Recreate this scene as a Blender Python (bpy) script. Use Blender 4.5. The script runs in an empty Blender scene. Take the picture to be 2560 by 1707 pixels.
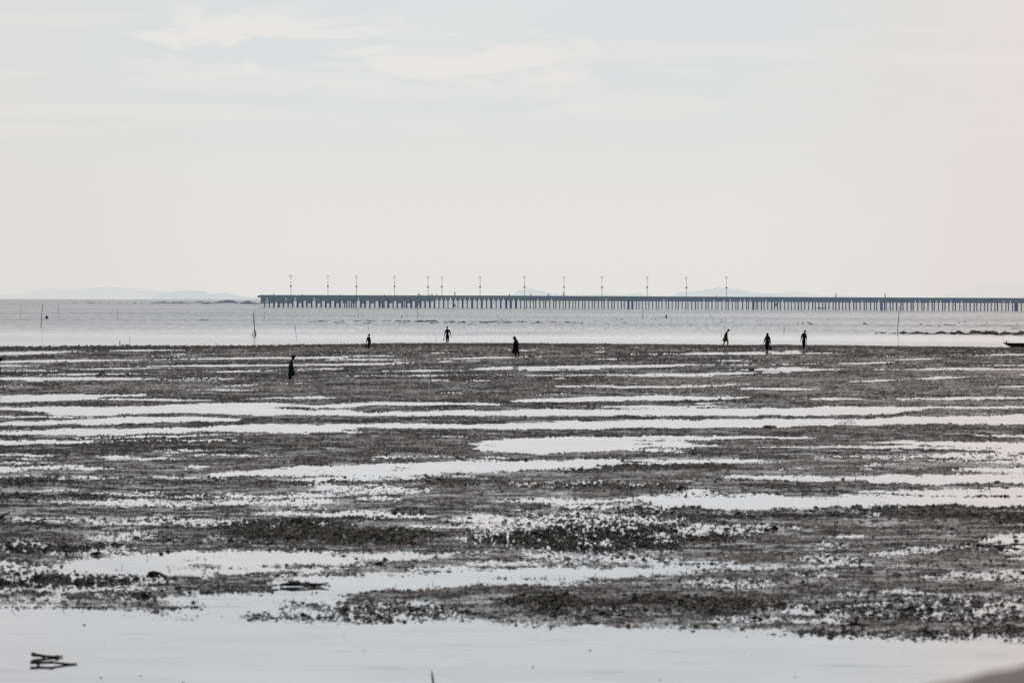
import bpy, bmesh, math, random
import numpy as np
from mathutils import Vector, Matrix
random.seed(7); RNG = np.random.RandomState(11)
C = bpy.context.scene.collection
F, H = 9600.0, 4.6            # focal length in photo pixels (135 mm), eye height above the water
RE = 7.3e6                    # earth radius incl. refraction
LEVEL, ROLL = 740.0, 0.0025   # eye level line in the photograph and its tilt
PITCH = math.atan((853.5 - LEVEL) / F)

# ------------------------------------------------------------------ camera
cam = bpy.data.cameras.new('camera'); cam.lens = 135; cam.sensor_width = 36
cam.clip_start = 0.5; cam.clip_end = 90000
cam.dof.use_dof = True; cam.dof.focus_distance = 400; cam.dof.aperture_fstop = 3.6
co = bpy.data.objects.new('camera', cam); C.objects.link(co)
fw = Vector((0, math.cos(PITCH), -math.sin(PITCH)))
rt0 = Vector((1, 0, 0)); up0 = rt0.cross(fw)
rt = rt0 * math.cos(ROLL) + up0 * math.sin(ROLL); up = rt.cross(fw)
co.matrix_world = Matrix(((rt.x, up.x, -fw.x, 0), (rt.y, up.y, -fw.y, 0), (rt.z, up.z, -fw.z, H), (0, 0, 0, 1)))
bpy.context.scene.camera = co
RT, UP, FW = np.array(rt), np.array(up), np.array(fw)

def ray(px, py):
    return FW + RT * ((px - 1280) / F) - UP * ((py - 853.5) / F)
def at(px, py, Y):                       # world point on the pixel ray at depth Y
    r = ray(px, py); r = r * (Y / r[1]); return Vector((r[0], r[1], H + r[2]))
def drop(x, y): return (x * x + y * y) / (2 * RE)
def ground_y(px, py):                    # depth at which the pixel ray meets the sea
    r = ray(px, py); s = -r[2] / r[1]
    Y = H / s
    for _ in range(6): Y = (H + Y * Y / (2 * RE)) / s
    return Y
def on(px, py):                          # point on the sea sheet
    Y = ground_y(px, py); return at(px, py, Y)
def proj(x, y, z):
    z = z - H
    w = x * FW[0] + y * FW[1] + z * FW[2]
    return 1280 + F * (x * RT[0] + y * RT[1] + z * RT[2]) / w, 853.5 - F * (x * UP[0] + y * UP[1] + z * UP[2]) / w

# ------------------------------------------------------------------ noise (numpy)
TAB = RNG.rand(1024, 1024).astype(np.float32)
def vnoise(x, y, s=0):
    x = x + s * 37.31; y = y + s * 91.7
    xi = np.floor(x).astype(np.int64); yi = np.floor(y).astype(np.int64)
    fx = (x - xi); fy = (y - yi); fx = fx * fx * (3 - 2 * fx); fy = fy * fy * (3 - 2 * fy)
    a = TAB[yi & 1023, xi & 1023]; b = TAB[yi & 1023, (xi + 1) & 1023]
    c = TAB[(yi + 1) & 1023, xi & 1023]; d = TAB[(yi + 1) & 1023, (xi + 1) & 1023]
    return ((a + (b - a) * fx) * (1 - fy) + (c + (d - c) * fx) * fy) * 2 - 1

# ------------------------------------------------------------------ helpers
def tag(o, label=None, cat=None, group=None, kind=None):
    if label: o['label'] = label
    if cat: o['category'] = cat
    if group: o['group'] = group
    if kind: o['kind'] = kind
    return o
def empty(name, loc, label, cat, group=None):
    o = bpy.data.objects.new(name, None); C.objects.link(o); o.location = loc; o.empty_display_size = .3
    return tag(o, label, cat, group)
class MB:
    def __init__(s): s.v = []; s.f = []
    def add(s, vs, fs):
        n = len(s.v); s.v += [tuple(v) for v in vs]; s.f += [tuple(i + n for i in f) for f in fs]; return s
    def box(s, x0, x1, y0, y1, z0, z1):
        return s.add([(x0,y0,z0),(x1,y0,z0),(x1,y1,z0),(x0,y1,z0),(x0,y0,z1),(x1,y0,z1),(x1,y1,z1),(x0,y1,z1)],
                     [(0,3,2,1),(4,5,6,7),(0,1,5,4),(1,2,6,5),(2,3,7,6),(3,0,4,7)])
    def hexa(s, b, t):   # 4 bottom, 4 top points
        return s.add(list(b) + list(t), [(0,3,2,1),(4,5,6,7),(0,1,5,4),(1,2,6,5),(2,3,7,6),(3,0,4,7)])
    def loft(s, rings, cap=True):
        n = len(rings[0]); vs = [p for r in rings for p in r]; fs = []
        for i in range(len(rings) - 1):
            for j in range(n):
                k = (j + 1) % n
                fs.append((i*n+j, i*n+k, (i+1)*n+k, (i+1)*n+j))
        if cap: fs += [tuple(range(n))[::-1], tuple(range((len(rings)-1)*n, len(rings)*n))]
        return s.add(vs, fs)
    def tube(s, path, rad, n=7, flat=1.0):
        path = [Vector(p) for p in path]; rings = []
        if not isinstance(rad, (list, tuple)): rad = [rad] * len(path)
        for i, p in enumerate(path):
            t = (path[min(i+1, len(path)-1)] - path[max(i-1, 0)]).normalized()
            a = Vector((0,1,0)) if abs(t.y) < .9 else Vector((1,0,0))
            u = t.cross(a).normalized(); w = t.cross(u).normalized()
            rings.append([p + (u * math.cos(2*math.pi*k/n) + w * flat * math.sin(2*math.pi*k/n)) * rad[i] for k in range(n)])
        return s.loft(rings)
    def blob(s, c, r, seg=10, rings=7, jit=0.0, flat_bottom=False):
        c = Vector(c); vs = []; fs = []
        if not isinstance(r, (list, tuple)): r = (r, r, r)
        for i in range(rings + 1):
            a = math.pi * i / rings
            for j in range(seg):
                b = 2 * math.pi * j / seg; q = 1 + random.uniform(-jit, jit) * math.sin(a)
                z = math.cos(a) * r[2] * q
                if flat_bottom: z = max(z, -.25 * r[2])
                vs.append(c + Vector((math.sin(a)*math.cos(b)*r[0]*q, math.sin(a)*math.sin(b)*r[1]*q, z)))
        for i in range(rings):
            for j in range(seg):
                k = (j+1) % seg; fs.append((i*seg+j, (i+1)*seg+j, (i+1)*seg+k, i*seg+k))
        return s.add(vs, fs)
    def build(s, name, mat, parent=None, smooth=False):
        m = bpy.data.meshes.new(name); m.from_pydata([tuple(v) for v in s.v], [], s.f); m.materials.append(mat); m.update()
        if smooth: m.polygons.foreach_set('use_smooth', [True] * len(m.polygons))
        o = bpy.data.objects.new(name, m); C.objects.link(o)
        if parent: o.parent = parent
        return o
def np_mesh(name, co_, faces, mat, smooth=True):
    m = bpy.data.meshes.new(name); nv = len(co_); nf, k = faces.shape
    m.vertices.add(nv); m.vertices.foreach_set('co', co_.astype(np.float32).ravel())
    m.loops.add(nf * k); m.loops.foreach_set('vertex_index', faces.astype(np.int32).ravel())
    m.polygons.add(nf); m.polygons.foreach_set('loop_start', np.arange(0, nf*k, k, dtype=np.int32))
    m.polygons.foreach_set('loop_total', np.full(nf, k, np.int32))
    m.polygons.foreach_set('use_smooth', np.full(nf, smooth, bool))
    m.materials.append(mat); m.update(calc_edges=True)
    o = bpy.data.objects.new(name, m); C.objects.link(o); return o
def grid_faces(nr, nc):
    i = np.arange(nr - 1)[:, None] * nc + np.arange(nc - 1)[None, :]
    return np.stack([i, i + 1, i + nc + 1, i + nc], -1).reshape(-1, 4)

# ------------------------------------------------------------------ materials
def mat_new(name):
    m = bpy.data.materials.new(name); m.use_nodes = True; nt = m.node_tree; nt.nodes.clear()
    out = nt.nodes.new('ShaderNodeOutputMaterial'); return m, nt, out
def N(nt, t, **kw):
    n = nt.nodes.new(t)
    for k, v in kw.items():
        if k in n.inputs.keys(): n.inputs[k].default_value = v
        else: setattr(n, k, v)
    return n
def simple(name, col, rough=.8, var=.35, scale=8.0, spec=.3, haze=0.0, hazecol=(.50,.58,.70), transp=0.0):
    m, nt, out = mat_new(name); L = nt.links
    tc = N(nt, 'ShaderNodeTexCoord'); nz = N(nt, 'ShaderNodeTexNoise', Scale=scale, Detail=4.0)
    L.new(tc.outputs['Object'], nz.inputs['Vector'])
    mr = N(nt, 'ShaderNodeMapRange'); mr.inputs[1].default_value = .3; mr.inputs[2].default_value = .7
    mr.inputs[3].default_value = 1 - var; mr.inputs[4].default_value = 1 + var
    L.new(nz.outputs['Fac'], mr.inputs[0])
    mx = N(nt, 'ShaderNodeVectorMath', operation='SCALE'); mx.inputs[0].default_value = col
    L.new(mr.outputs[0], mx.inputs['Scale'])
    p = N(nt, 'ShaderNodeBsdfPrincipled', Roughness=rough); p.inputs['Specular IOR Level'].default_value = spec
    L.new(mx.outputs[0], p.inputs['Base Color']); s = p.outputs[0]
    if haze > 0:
        e = N(nt, 'ShaderNodeEmission', Strength=1.0); e.inputs[0].default_value = (*hazecol, 1)  # distance haze painted on as an even emission per material
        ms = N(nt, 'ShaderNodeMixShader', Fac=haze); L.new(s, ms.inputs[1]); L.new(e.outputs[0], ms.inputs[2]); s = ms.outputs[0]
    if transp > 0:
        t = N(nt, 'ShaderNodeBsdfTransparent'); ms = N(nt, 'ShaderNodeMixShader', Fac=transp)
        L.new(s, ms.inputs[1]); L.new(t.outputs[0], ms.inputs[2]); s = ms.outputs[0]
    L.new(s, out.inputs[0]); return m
SKIN = simple('skin', (.030,.020,.016), .6)
HAIR = simple('hair', (.008,.007,.007), .6)
WOOD = simple('weathered_wood', (.035,.030,.028), .85, .5, 20)
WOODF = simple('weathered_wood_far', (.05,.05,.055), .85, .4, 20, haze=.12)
DARK = simple('black_cloth', (.010,.010,.012), .9)
PIERC = simple('pier_concrete', (.040,.042,.045), .9, .45, .35, haze=.19, hazecol=(.42,.55,.74))  # grey concrete; its blue is air haze mixed in as emission
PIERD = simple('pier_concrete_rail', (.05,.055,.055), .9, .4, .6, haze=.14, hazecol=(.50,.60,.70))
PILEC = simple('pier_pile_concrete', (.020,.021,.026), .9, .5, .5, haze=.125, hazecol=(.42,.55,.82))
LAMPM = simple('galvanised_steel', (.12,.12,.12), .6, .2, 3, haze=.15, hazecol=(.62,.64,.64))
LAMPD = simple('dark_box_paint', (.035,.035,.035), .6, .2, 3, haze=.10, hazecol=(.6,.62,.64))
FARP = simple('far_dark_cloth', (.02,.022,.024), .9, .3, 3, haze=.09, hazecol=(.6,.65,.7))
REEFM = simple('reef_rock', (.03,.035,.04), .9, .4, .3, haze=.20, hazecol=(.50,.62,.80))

# ------------------------------------------------------------------ world and sun
SUN_EL, SUN_AZ = math.radians(44), math.radians(12)
w = bpy.data.worlds.new('World'); bpy.context.scene.world = w; w.use_nodes = True
nt = w.node_tree; nt.nodes.clear(); L = nt.links
def M(op, a, b=None, clamp=False):
    n = nt.nodes.new('ShaderNodeMath'); n.operation = op; n.use_clamp = clamp
    for i, q in enumerate((a, b)):
        if q is None: continue
        if isinstance(q, (int, float)): n.inputs[i].default_value = q
        else: L.new(q, n.inputs[i])
    return n.outputs[0]
def MR(v, a, b, c, d, smooth=False):
    n = nt.nodes.new('ShaderNodeMapRange'); n.interpolation_type = 'SMOOTHSTEP' if smooth else 'LINEAR'; n.clamp = True
    L.new(v, n.inputs[0])
    for i, q in enumerate((a, b, c, d)): n.inputs[i+1].default_value = q
    return n.outputs[0]
def MIX(f, a, b):
    n = nt.nodes.new('ShaderNodeMix'); n.data_type = 'RGBA'
    if isinstance(f, (int, float)): n.inputs[0].default_value = f
    else: L.new(f, n.inputs[0])
    for i, q in ((6, a), (7, b)):
        if isinstance(q, tuple): n.inputs[i].default_value = (*q, 1)
        else: L.new(q, n.inputs[i])
    return n.outputs[2]
tc = nt.nodes.new('ShaderNodeTexCoord'); sp = nt.nodes.new('ShaderNodeSeparateXYZ'); L.new(tc.outputs['Generated'], sp.inputs[0])
X, Y, Z = sp.outputs
ydiv = M('MAXIMUM', M('ABSOLUTE', Y), .05)
az = M('DIVIDE', X, ydiv); el = M('DIVIDE', Z, ydiv)      # tangents of direction
def nz(sx, sy, det=6.0, rough=.55, off=0.0, warp=None, dist=0.0):
    c = nt.nodes.new('ShaderNodeCombineXYZ'); L.new(M('MULTIPLY', az, sx), c.inputs[0])
    L.new(M('MULTIPLY', el, sy), c.inputs[1]); c.inputs[2].default_value = off
    n = nt.nodes.new('ShaderNodeTexNoise'); n.inputs['Scale'].default_value = 1.0
    n.inputs['Detail'].default_value = det; n.inputs['Roughness'].default_value = rough; n.inputs['Distortion'].default_value = dist
    L.new(c.outputs[0], n.inputs['Vector']); return n.outputs['Fac']
sky = nt.nodes.new('ShaderNodeTexSky'); sky.sky_type = 'NISHITA'; sky.sun_disc = False
sky.sun_elevation = SUN_EL; sky.sun_rotation = SUN_AZ; sky.dust_density = 4; sky.air_density = 1.2
skc = nt.nodes.new('ShaderNodeVectorMath'); skc.operation = 'SCALE'; L.new(sky.outputs[0], skc.inputs[0]); skc.inputs['Scale'].default_value = .08
# hazy veil: cooler on top, ivory in the middle, pinkish to the right, greyer far left
blue = (.702,.745,.765); ivory = (.812,.800,.774); pink = (.785,.735,.708); grey = (.740,.733,.725)
veil = MIX(MR(el, .012, .066, 0, 1, True), ivory, blue)
veil = MIX(MR(az, .055, .15, 0, .9, True), veil, pink)
veil = MIX(MR(az, -.05, -.145, 0, .65, True), veil, grey)
# cloud streaks
band1 = nz(24, 105, 9, .62, 3.1, dist=.7)
curve = M('ADD', M('MULTIPLY', az, -.080), .0595)         # the main bank sinks to the right
d1 = M('ABSOLUTE', M('SUBTRACT', el, curve))
m1 = MR(d1, .002, .0175, 1, 0, True)
m1 = M('MULTIPLY', M('MULTIPLY', m1, MR(az, -.112, -.085, 0, 1, True)), MR(az, .0, .07, 1, .35, True))
c1 = M('MULTIPLY', m1, MR(band1, .43, .60, 0, 1, True))
band2 = nz(7, 150, 6, .55, 9.7, dist=.35)
m2 = M('MULTIPLY', MR(el, .030, .048, 0, 1, True), MR(el, .064, .080, 1, 0, True))
c2 = M('MULTIPLY', m2, MR(band2, .46, .62, 0, 1, True))
band3 = nz(11, 40, 6, .6, 21.3, dist=.4)
c3 = M('MULTIPLY', MR(el, .020, .045, 0, .55, True), MR(band3, .45, .70, 0, 1, True))
cl = M('MAXIMUM', M('MULTIPLY', c1, 1.0), M('MAXIMUM', M('MULTIPLY', c2, .5), M('MULTIPLY', c3, .55)))
cloudc = MIX(MR(az, -.05, .13, 0, 1, True), (.845,.828,.808), (.825,.780,.752))
veil = MIX(M('MULTIPLY', cl, .85), veil, cloudc)
# sky opposite the sun and overhead is darker
dim = M('MULTIPLY', MR(Y, -.6, .75, .24, 1, True), MR(Z, .12, .8, 1, .55, True))
dm = nt.nodes.new('ShaderNodeVectorMath'); dm.operation = 'SCALE'; L.new(veil, dm.inputs[0]); L.new(dim, dm.inputs['Scale'])
fin = MIX(.94, skc.outputs[0], dm.outputs[0])
bg = nt.nodes.new('ShaderNodeBackground'); L.new(fin, bg.inputs[0]); bg.inputs[1].default_value = 1.0
wo = nt.nodes.new('ShaderNodeOutputWorld'); L.new(bg.outputs[0], wo.inputs[0])
sl = bpy.data.lights.new('sun', 'SUN'); sl.energy = 1.0; sl.angle = math.radians(1.0); sl.color = (1, .95, .88)
so = bpy.data.objects.new('sun', sl); C.objects.link(so); so.location = (20, 60, 60)
sd = Vector((math.sin(SUN_AZ)*math.cos(SUN_EL), math.cos(SUN_AZ)*math.cos(SUN_EL), math.sin(SUN_EL)))
so.rotation_euler = sd.to_track_quat('Z', 'Y').to_euler()

# ------------------------------------------------------------------ tidal flat: where the pools lie
PX0, PX1, PY0, PY1 = -40, 2600, 846, 1760
gx, gy = np.meshgrid(np.arange(PX0, PX1), np.arange(PY0, PY1))
wet = np.full(gx.shape, -1.0, np.float32); spk = np.zeros(gx.shape, np.float32); weed = np.zeros(gx.shape, np.float32)
def region(top, bot, kind, soft=None, ends=.06, val=1.0):
    xs0 = max(min(top[0][0], bot[0][0]), PX0); xs1 = min(max(top[-1][0], bot[-1][0]), PX1 - 1)
    if xs1 - xs0 < 2: return
    if xs0 <= 2: xs0 = PX0
    if xs1 >= 2550: xs1 = PX1 - 1
    x = np.arange(int(xs0), int(xs1) + 1)
    t = np.interp(x, [p[0] for p in top], [p[1] for p in top]); b = np.interp(x, [p[0] for p in bot], [p[1] for p in bot])
    yc = (t + b) / 2; hf = (b - t) / 2 + .30
    u0 = np.clip((x - xs0) / (xs1 - xs0), 0, 1)
    tap = np.ones(len(x))
    if xs0 > 2 and min(abs(xs0 - 853), abs(xs0 - 1706)) > 3: tap = np.minimum(tap, (u0 / ends) ** .9)
    if xs1 < 2555 and min(abs(xs1 - 853), abs(xs1 - 1706)) > 3: tap = np.minimum(tap, (np.clip(1 - u0, 0, 1) / ends) ** .9)
    hf = hf * np.clip(tap, 0, 1) - .4 * (tap < .15)
    ya = int(max(PY0, t.min() - 12)); yb = int(min(PY1 - 1, b.max() + 12))
    if yb <= ya: return
    yy = np.arange(ya, yb)[:, None]
    s = soft or (2.0 + max(0, yc.mean() - 870) / 55)
    sd_ = np.clip((hf[None] - np.abs(yy - yc[None])) / s, -1, 1) * val
    sl_ = (slice(ya - PY0, yb - PY0), slice(x[0] - PX0, x[-1] + 1 - PX0))
    if kind == 'W': wet[sl_] = np.maximum(wet[sl_], sd_)
    elif kind == 'M': wet[sl_] = np.minimum(wet[sl_], -sd_)
    elif kind == 'S': spk[sl_] = np.maximum(spk[sl_], np.clip(sd_, 0, 1))
    elif kind == 'D': weed[sl_] = np.maximum(weed[sl_], np.clip(sd_, 0, 1))
def strips(ox, oy, sc, txt, kind, ends=.48, **k):
    for q in txt.split(';'):
        q = q.strip()
        if not q: continue
        a = [float(z) for z in q.split(',')]
        x0, y0, x1, y1, th = a[:5]; val = a[5] if len(a) > 5 else 1.0
        g = lambda x, y: (ox + x / sc, oy + y / sc)
        region([g(x0, y0 - th/2), g(x1, y1 - th/2)], [g(x0, y0 + th/2), g(x1, y1 + th/2)], kind, ends=ends, val=val, **k)
def poly(ox, oy, sc, top, bot, kind, **k):
    g = lambda p: [(ox + x / sc, oy + y / sc) for x, y in p]
    region(g(top), g(bot), kind, **k)
s = 2.757
strips(0, 850, s, '0,92,620,76,16;600,74,1340,68,12;0,99,500,90,8;1180,101,1350,96,7;840,112,1500,110,3;0,148,1180,134,14;1100,134,2352,119,13;1980,137,2352,135,4;'
 '0,178,300,176,9;620,184,2352,168,12;340,204,1400,190,11;0,213,500,208,7;50,241,1320,226,11;1280,223,1900,208,12;1940,204,2352,200,5;0,268,1260,267,19;'
 '1230,262,1560,258,8;1000,276,1620,273,4;0,322,400,320,5,.3;1370,322,1900,300,8;1880,298,2200,298,4;1150,346,1940,348,10;400,404,1700,413,13;1640,404,2352,396,13;'
 '0,528,850,536,15;450,668,1750,655,13;0,698,800,696,28;1180,698,1720,700,19;780,690,1220,690,9;2030,745,2352,740,9;1080,770,1450,765,9,.6;0,795,450,798,8,.7;'
 '1090,800,1950,790,10,.8;680,815,1000,822,20,.7;860,826,1260,822,8;0,850,420,845,14,.8;0,886,860,870,24,.9;1260,872,1440,870,12;0,935,860,935,9;880,932,1420,930,13;'
 '1400,968,1520,965,10;1900,970,2352,968,25;2150,1010,2352,1020,40;120,1042,620,1035,20,.8;480,1072,1150,1060,20,.6;1150,1082,2352,1062,20,.6;'
 '180,1120,1350,1135,46,.5;1300,1122,2352,1116,38,.6', 'W')
poly(0, 850, s, [(0,378),(600,374),(1050,376)], [(0,428),(350,426),(700,398),(1050,382)], 'W')
poly(0, 850, s, [(0,464),(900,455),(1250,441),(1750,430),(2050,434),(2352,446)], [(0,486),(380,520),(700,522),(1250,512),(2352,512)], 'W')
strips(0, 850, s, '-60,502,390,500,26;1880,470,2400,476,17;2040,438,2400,441,14', 'M')
poly(0, 850, s, [(0,566),(850,535),(1300,530),(1680,538)], [(0,592),(700,585),(1300,570),(1680,552)], 'W')
poly(0, 850, s, [(0,630),(350,615),(1250,605),(1750,588),(2352,572)], [(0,655),(900,646),(1400,632),(2352,636)], 'W')
poly(0, 850, s, [(1380,918),(1800,886),(2352,866)], [(1380,936),(1800,931),(2352,936)], 'W')
strips(853, 850, s, '1650,55,1900,57,5;1060,70,1400,72,7,.8;530,90,810,86,5;0,114,440,104,8;0,134,510,136,9;510,131,1400,115,11;1180,112,1520,119,6;680,148,800,146,12;'
 '800,143,1050,143,4;0,168,520,160,13;1680,132,2060,132,7;1750,82,1850,82,6;1700,98,2352,98,3;200,216,920,207,12;1100,208,1700,206,8;0,248,1000,242,7;1000,240,2352,240,8;'
 '500,278,780,282,12;800,283,1060,283,5;1440,265,1580,265,8;1490,325,2352,322,14;650,362,870,358,4;1300,372,1620,370,8;1640,458,2352,468,22;0,632,200,635,18;600,656,900,657,8;'
 '90,803,900,805,10;950,813,1250,813,8;0,1028,620,1030,36,.6;1000,1120,2200,1100,24;2050,1100,2352,1118,54,.6;130,1085,460,1088,10,.7;1450,1140,2352,1165,18,.4', 'W')
poly(853, 850, s, [(900,192),(1200,184),(2352,165)], [(900,210),(1300,202),(1700,195),(2352,181)], 'W')
poly(853, 850, s, [(1170,410),(1500,395),(1900,383),(2352,380)], [(1170,420),(1300,432),(1700,426),(2000,414),(2352,412)], 'W')
poly(853, 850, s, [(0,432),(330,430),(700,432),(1130,440)], [(0,462),(400,456),(800,453),(1130,450)], 'W')
poly(853, 850, s, [(0,495),(900,490),(1300,482),(2352,476)], [(0,516),(900,521),(1700,520),(2352,519)], 'W')
poly(853, 850, s, [(0,575),(700,568),(1300,568),(1900,550),(2352,545)], [(0,601),(700,604),(1700,609),(2352,606)], 'W')
poly(853, 850, s, [(830,712),(1100,685),(1500,672),(2352,664)], [(830,752),(1150,776),(1300,784),(1700,770),(2352,768)], 'W')
strips(853, 850, s, '1960,692,2400,690,7;1960,719,2200,720,9;2000,756,2400,750,12;850,730,1150,732,5', 'M')
poly(853, 850, s, [(0,858),(400,845),(900,833),(1700,832),(2352,822)], [(0,975),(300,965),(800,918),(1200,914),(1500,893),(2000,872),(2352,856)], 'W')
strips(853, 850, s, '300,889,520,889,6;680,919,950,919,8;-20,910,110,910,8;1900,846,2330,847,9', 'M')
strips(853, 850, s, '0,950,900,935,60,.9;300,985,2352,1010,70,.8;0,1030,700,1030,36,.8', 'S')
s = 2.754
strips(1706, 850, s, '0,94,1180,90,15;560,76,1000,76,5;1800,105,2352,101,8;1280,113,1600,113,4;100,143,560,143,9;1290,139,1900,125,10;0,170,920,168,6;900,166,1570,152,12;0,240,660,222,15;'
 '300,206,1200,203,19;1180,203,2352,200,10;2000,175,2352,173,7;1080,291,1560,272,11;1500,272,2000,252,14;2220,242,2352,242,10;0,318,560,306,10;340,334,1060,343,17;2000,323,2352,320,8;'
 '0,400,480,394,23;740,399,1310,405,19;1290,401,2352,397,15;0,440,450,430,10;0,460,520,455,8;1980,662,2352,662,16;0,735,350,735,20;380,739,2352,746,19;2150,752,2352,756,30;'
 '850,804,2352,786,24,.7;0,787,300,785,18,.5;0,844,700,829,32;1700,822,2352,826,20,.8;2180,800,2352,800,26;1200,853,1500,853,8,.7;1850,885,2352,895,50,.9;600,885,800,885,8;'
 '1200,1052,2352,1044,42,.9;0,1060,260,1065,50,.5', 'W')
poly(1706, 850, s, [(0,478),(900,465),(1000,458),(2352,454)], [(0,515),(800,517),(1000,515),(1300,510),(1500,495),(1800,476),(2352,471)], 'W')
poly(1706, 850, s, [(0,546),(600,535),(1200,540),(1600,525),(2352,514)], [(0,602),(700,596),(1000,590),(1500,582),(2352,572)], 'W')
poly(1706, 850, s, [(0,664),(900,666)], [(0,700),(400,688),(900,680)], 'W')
poly(1706, 850, s, [(1290,706),(1500,695),(2100,698),(2352,712)], [(1290,714),(1600,724),(2352,740)], 'W')
poly(1706, 850, s, [(240,936),(1200,932),(2352,925)], [(240,950),(1500,966),(2352,988)], 'W')
poly(1706, 850, s, [(0,1078),(1400,1080),(2352,1088)], [(0,1120),(200,1166),(600,1168),(1200,1150),(2352,1142)], 'W')
strips(1706, 850, s, '1000,560,1500,552,22,.9;1400,540,2352,535,20,.6;0,600,500,780,40,.2;1900,780,2352,780,50,.8;2200,900,2352,900,50,.6;0,1070,500,1080,60,.9;900,800,2300,800,40,.6', 'S')
s = 2.757
# lower third
strips(0, 1277, s, '60,65,560,62,16;600,72,1400,70,14,.6;1200,88,2000,77,26,.6;1700,18,2352,22,36;1300,105,2352,98,20,.7;600,185,1050,180,44,.5;0,235,300,240,46,.5;300,272,900,270,30,.6;'
 '0,552,1260,542,26;1250,560,1500,600,60,.7;650,600,1300,620,20,.5;0,385,600,395,70,.6;0,470,1180,470,90,.35;0,625,500,630,22,.5', 'W')
poly(0, 1277, s, [(380,340),(800,292),(1700,274),(2400,272)], [(380,420),(900,436),(1400,440),(1900,430),(2400,440)], 'W')
poly(0, 1277, s, [(1080,600),(1500,575),(1900,570),(2400,545)], [(1080,720),(1500,730),(2400,730)], 'W')
poly(0, 1277, s, [(1850,440),(2400,440)], [(1850,560),(2400,590)], 'W')
poly(0, 1277, s, [(-60,674),(600,682),(1000,700),(1600,705),(2420,790)], [(-60,1300),(2420,1300)], 'W', ends=.001)
strips(0, 1277, s, '1190,381,1700,380,18;1850,376,2420,366,28;1740,432,2420,420,28;1000,468,2030,468,46;200,662,1130,655,36;940,665,1420,672,44;1470,550,1880,560,44;1930,505,2290,505,28;'
 '1890,658,2420,690,46;1640,738,1960,735,22;940,742,1330,742,8;1250,320,1480,320,8;0,578,560,576,34;480,592,1200,592,40', 'M')
strips(0, 1277, s, '0,400,650,410,110,.8;0,470,1200,480,110,1;1000,80,2352,90,60,.9;0,240,1000,250,80,.8;500,190,2352,190,100,.5;1200,540,1500,560,60,.5;650,600,1300,600,60,.7;1400,690,2352,720,70,.8', 'S')
strips(853, 1277, s, '0,20,720,30,36;700,45,1300,60,60,.6;1100,60,2352,40,60,.35;330,107,1020,95,26;0,310,820,288,46;1250,300,1520,312,40,.8;450,390,980,390,28;850,355,1720,350,15;1130,496,1880,496,15;'
 '430,646,720,645,14;850,180,2352,140,160,.25;1500,290,2352,350,20,.4;0,700,850,700,16,.6;0,740,860,760,26,.7;300,720,900,720,20,.5', 'W')
poly(853, 1277, s, [(-20,430),(450,440),(1300,386),(2352,384)], [(-20,620),(250,560),(1000,524),(1700,470),(2352,420)], 'W')
poly(853, 1277, s, [(-60,770),(800,768),(1500,782),(1900,795),(2420,800)], [(-60,1300),(2420,1300)], 'W', ends=.001)
strips(853, 1277, s, '500,312,1260,322,26;80,355,420,355,26;-30,412,460,410,44;1070,466,1660,466,16;240,700,900,700,6', 'M')
poly(853, 1277, s, [(230,600),(500,552),(750,548),(1130,595)], [(230,612),(600,640),(1130,610)], 'M')
poly(853, 1277, s, [(930,528),(1400,505),(2000,540),(2150,566),(2420,548)], [(930,560),(1100,700),(1500,760),(1900,790),(2420,790)], 'M')
strips(853, 1277, s, '700,50,2352,60,90,1;780,190,2352,160,190,1;0,160,900,190,140,.35;0,700,1000,700,180,.9;1000,670,2400,680,180,.75;1500,330,2352,330,80,.6;0,360,500,360,60,.6;300,440,1300,430,60,.3;2000,520,2352,520,50,.5', 'S')
strips(1706, 1277, s, '1100,20,1380,20,18,.6;0,130,420,120,50,.4;1000,172,1300,176,10;1980,205,2352,185,50;1230,292,2000,244,36,.8;1950,246,2352,265,34,.7;790,330,1320,342,56,.7;0,386,720,380,26;'
 '700,381,1100,376,12;2200,330,2352,330,10;1600,455,2352,440,44,.9;700,430,1060,432,8;0,490,620,497,20,.5;1350,553,1710,555,12;1000,568,1300,572,10;1700,570,2120,570,6,.7;'
 '1000,640,2352,640,40,.7;1350,690,2352,680,60,.9;600,670,1120,690,60,.6;780,752,1160,752,40;200,730,700,735,16,.5;900,230,1200,235,16,.6;1500,600,2352,610,24,.6', 'W')
poly(1706, 1277, s, [(-60,800),(600,800),(1000,850),(2420,875)], [(-60,1300),(2420,1300)], 'W', ends=.001)
strips(1706, 1277, s, '-20,110,1000,120,100,.7;780,330,1350,340,80,.8;1200,270,2352,260,60,.7;1600,450,2352,450,60,.8;600,680,2352,690,190,1;100,840,2400,850,90,.9;0,480,1200,500,60,.5;1950,200,2352,200,60,.6;900,900,2400,910,70,.5', 'S')
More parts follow.
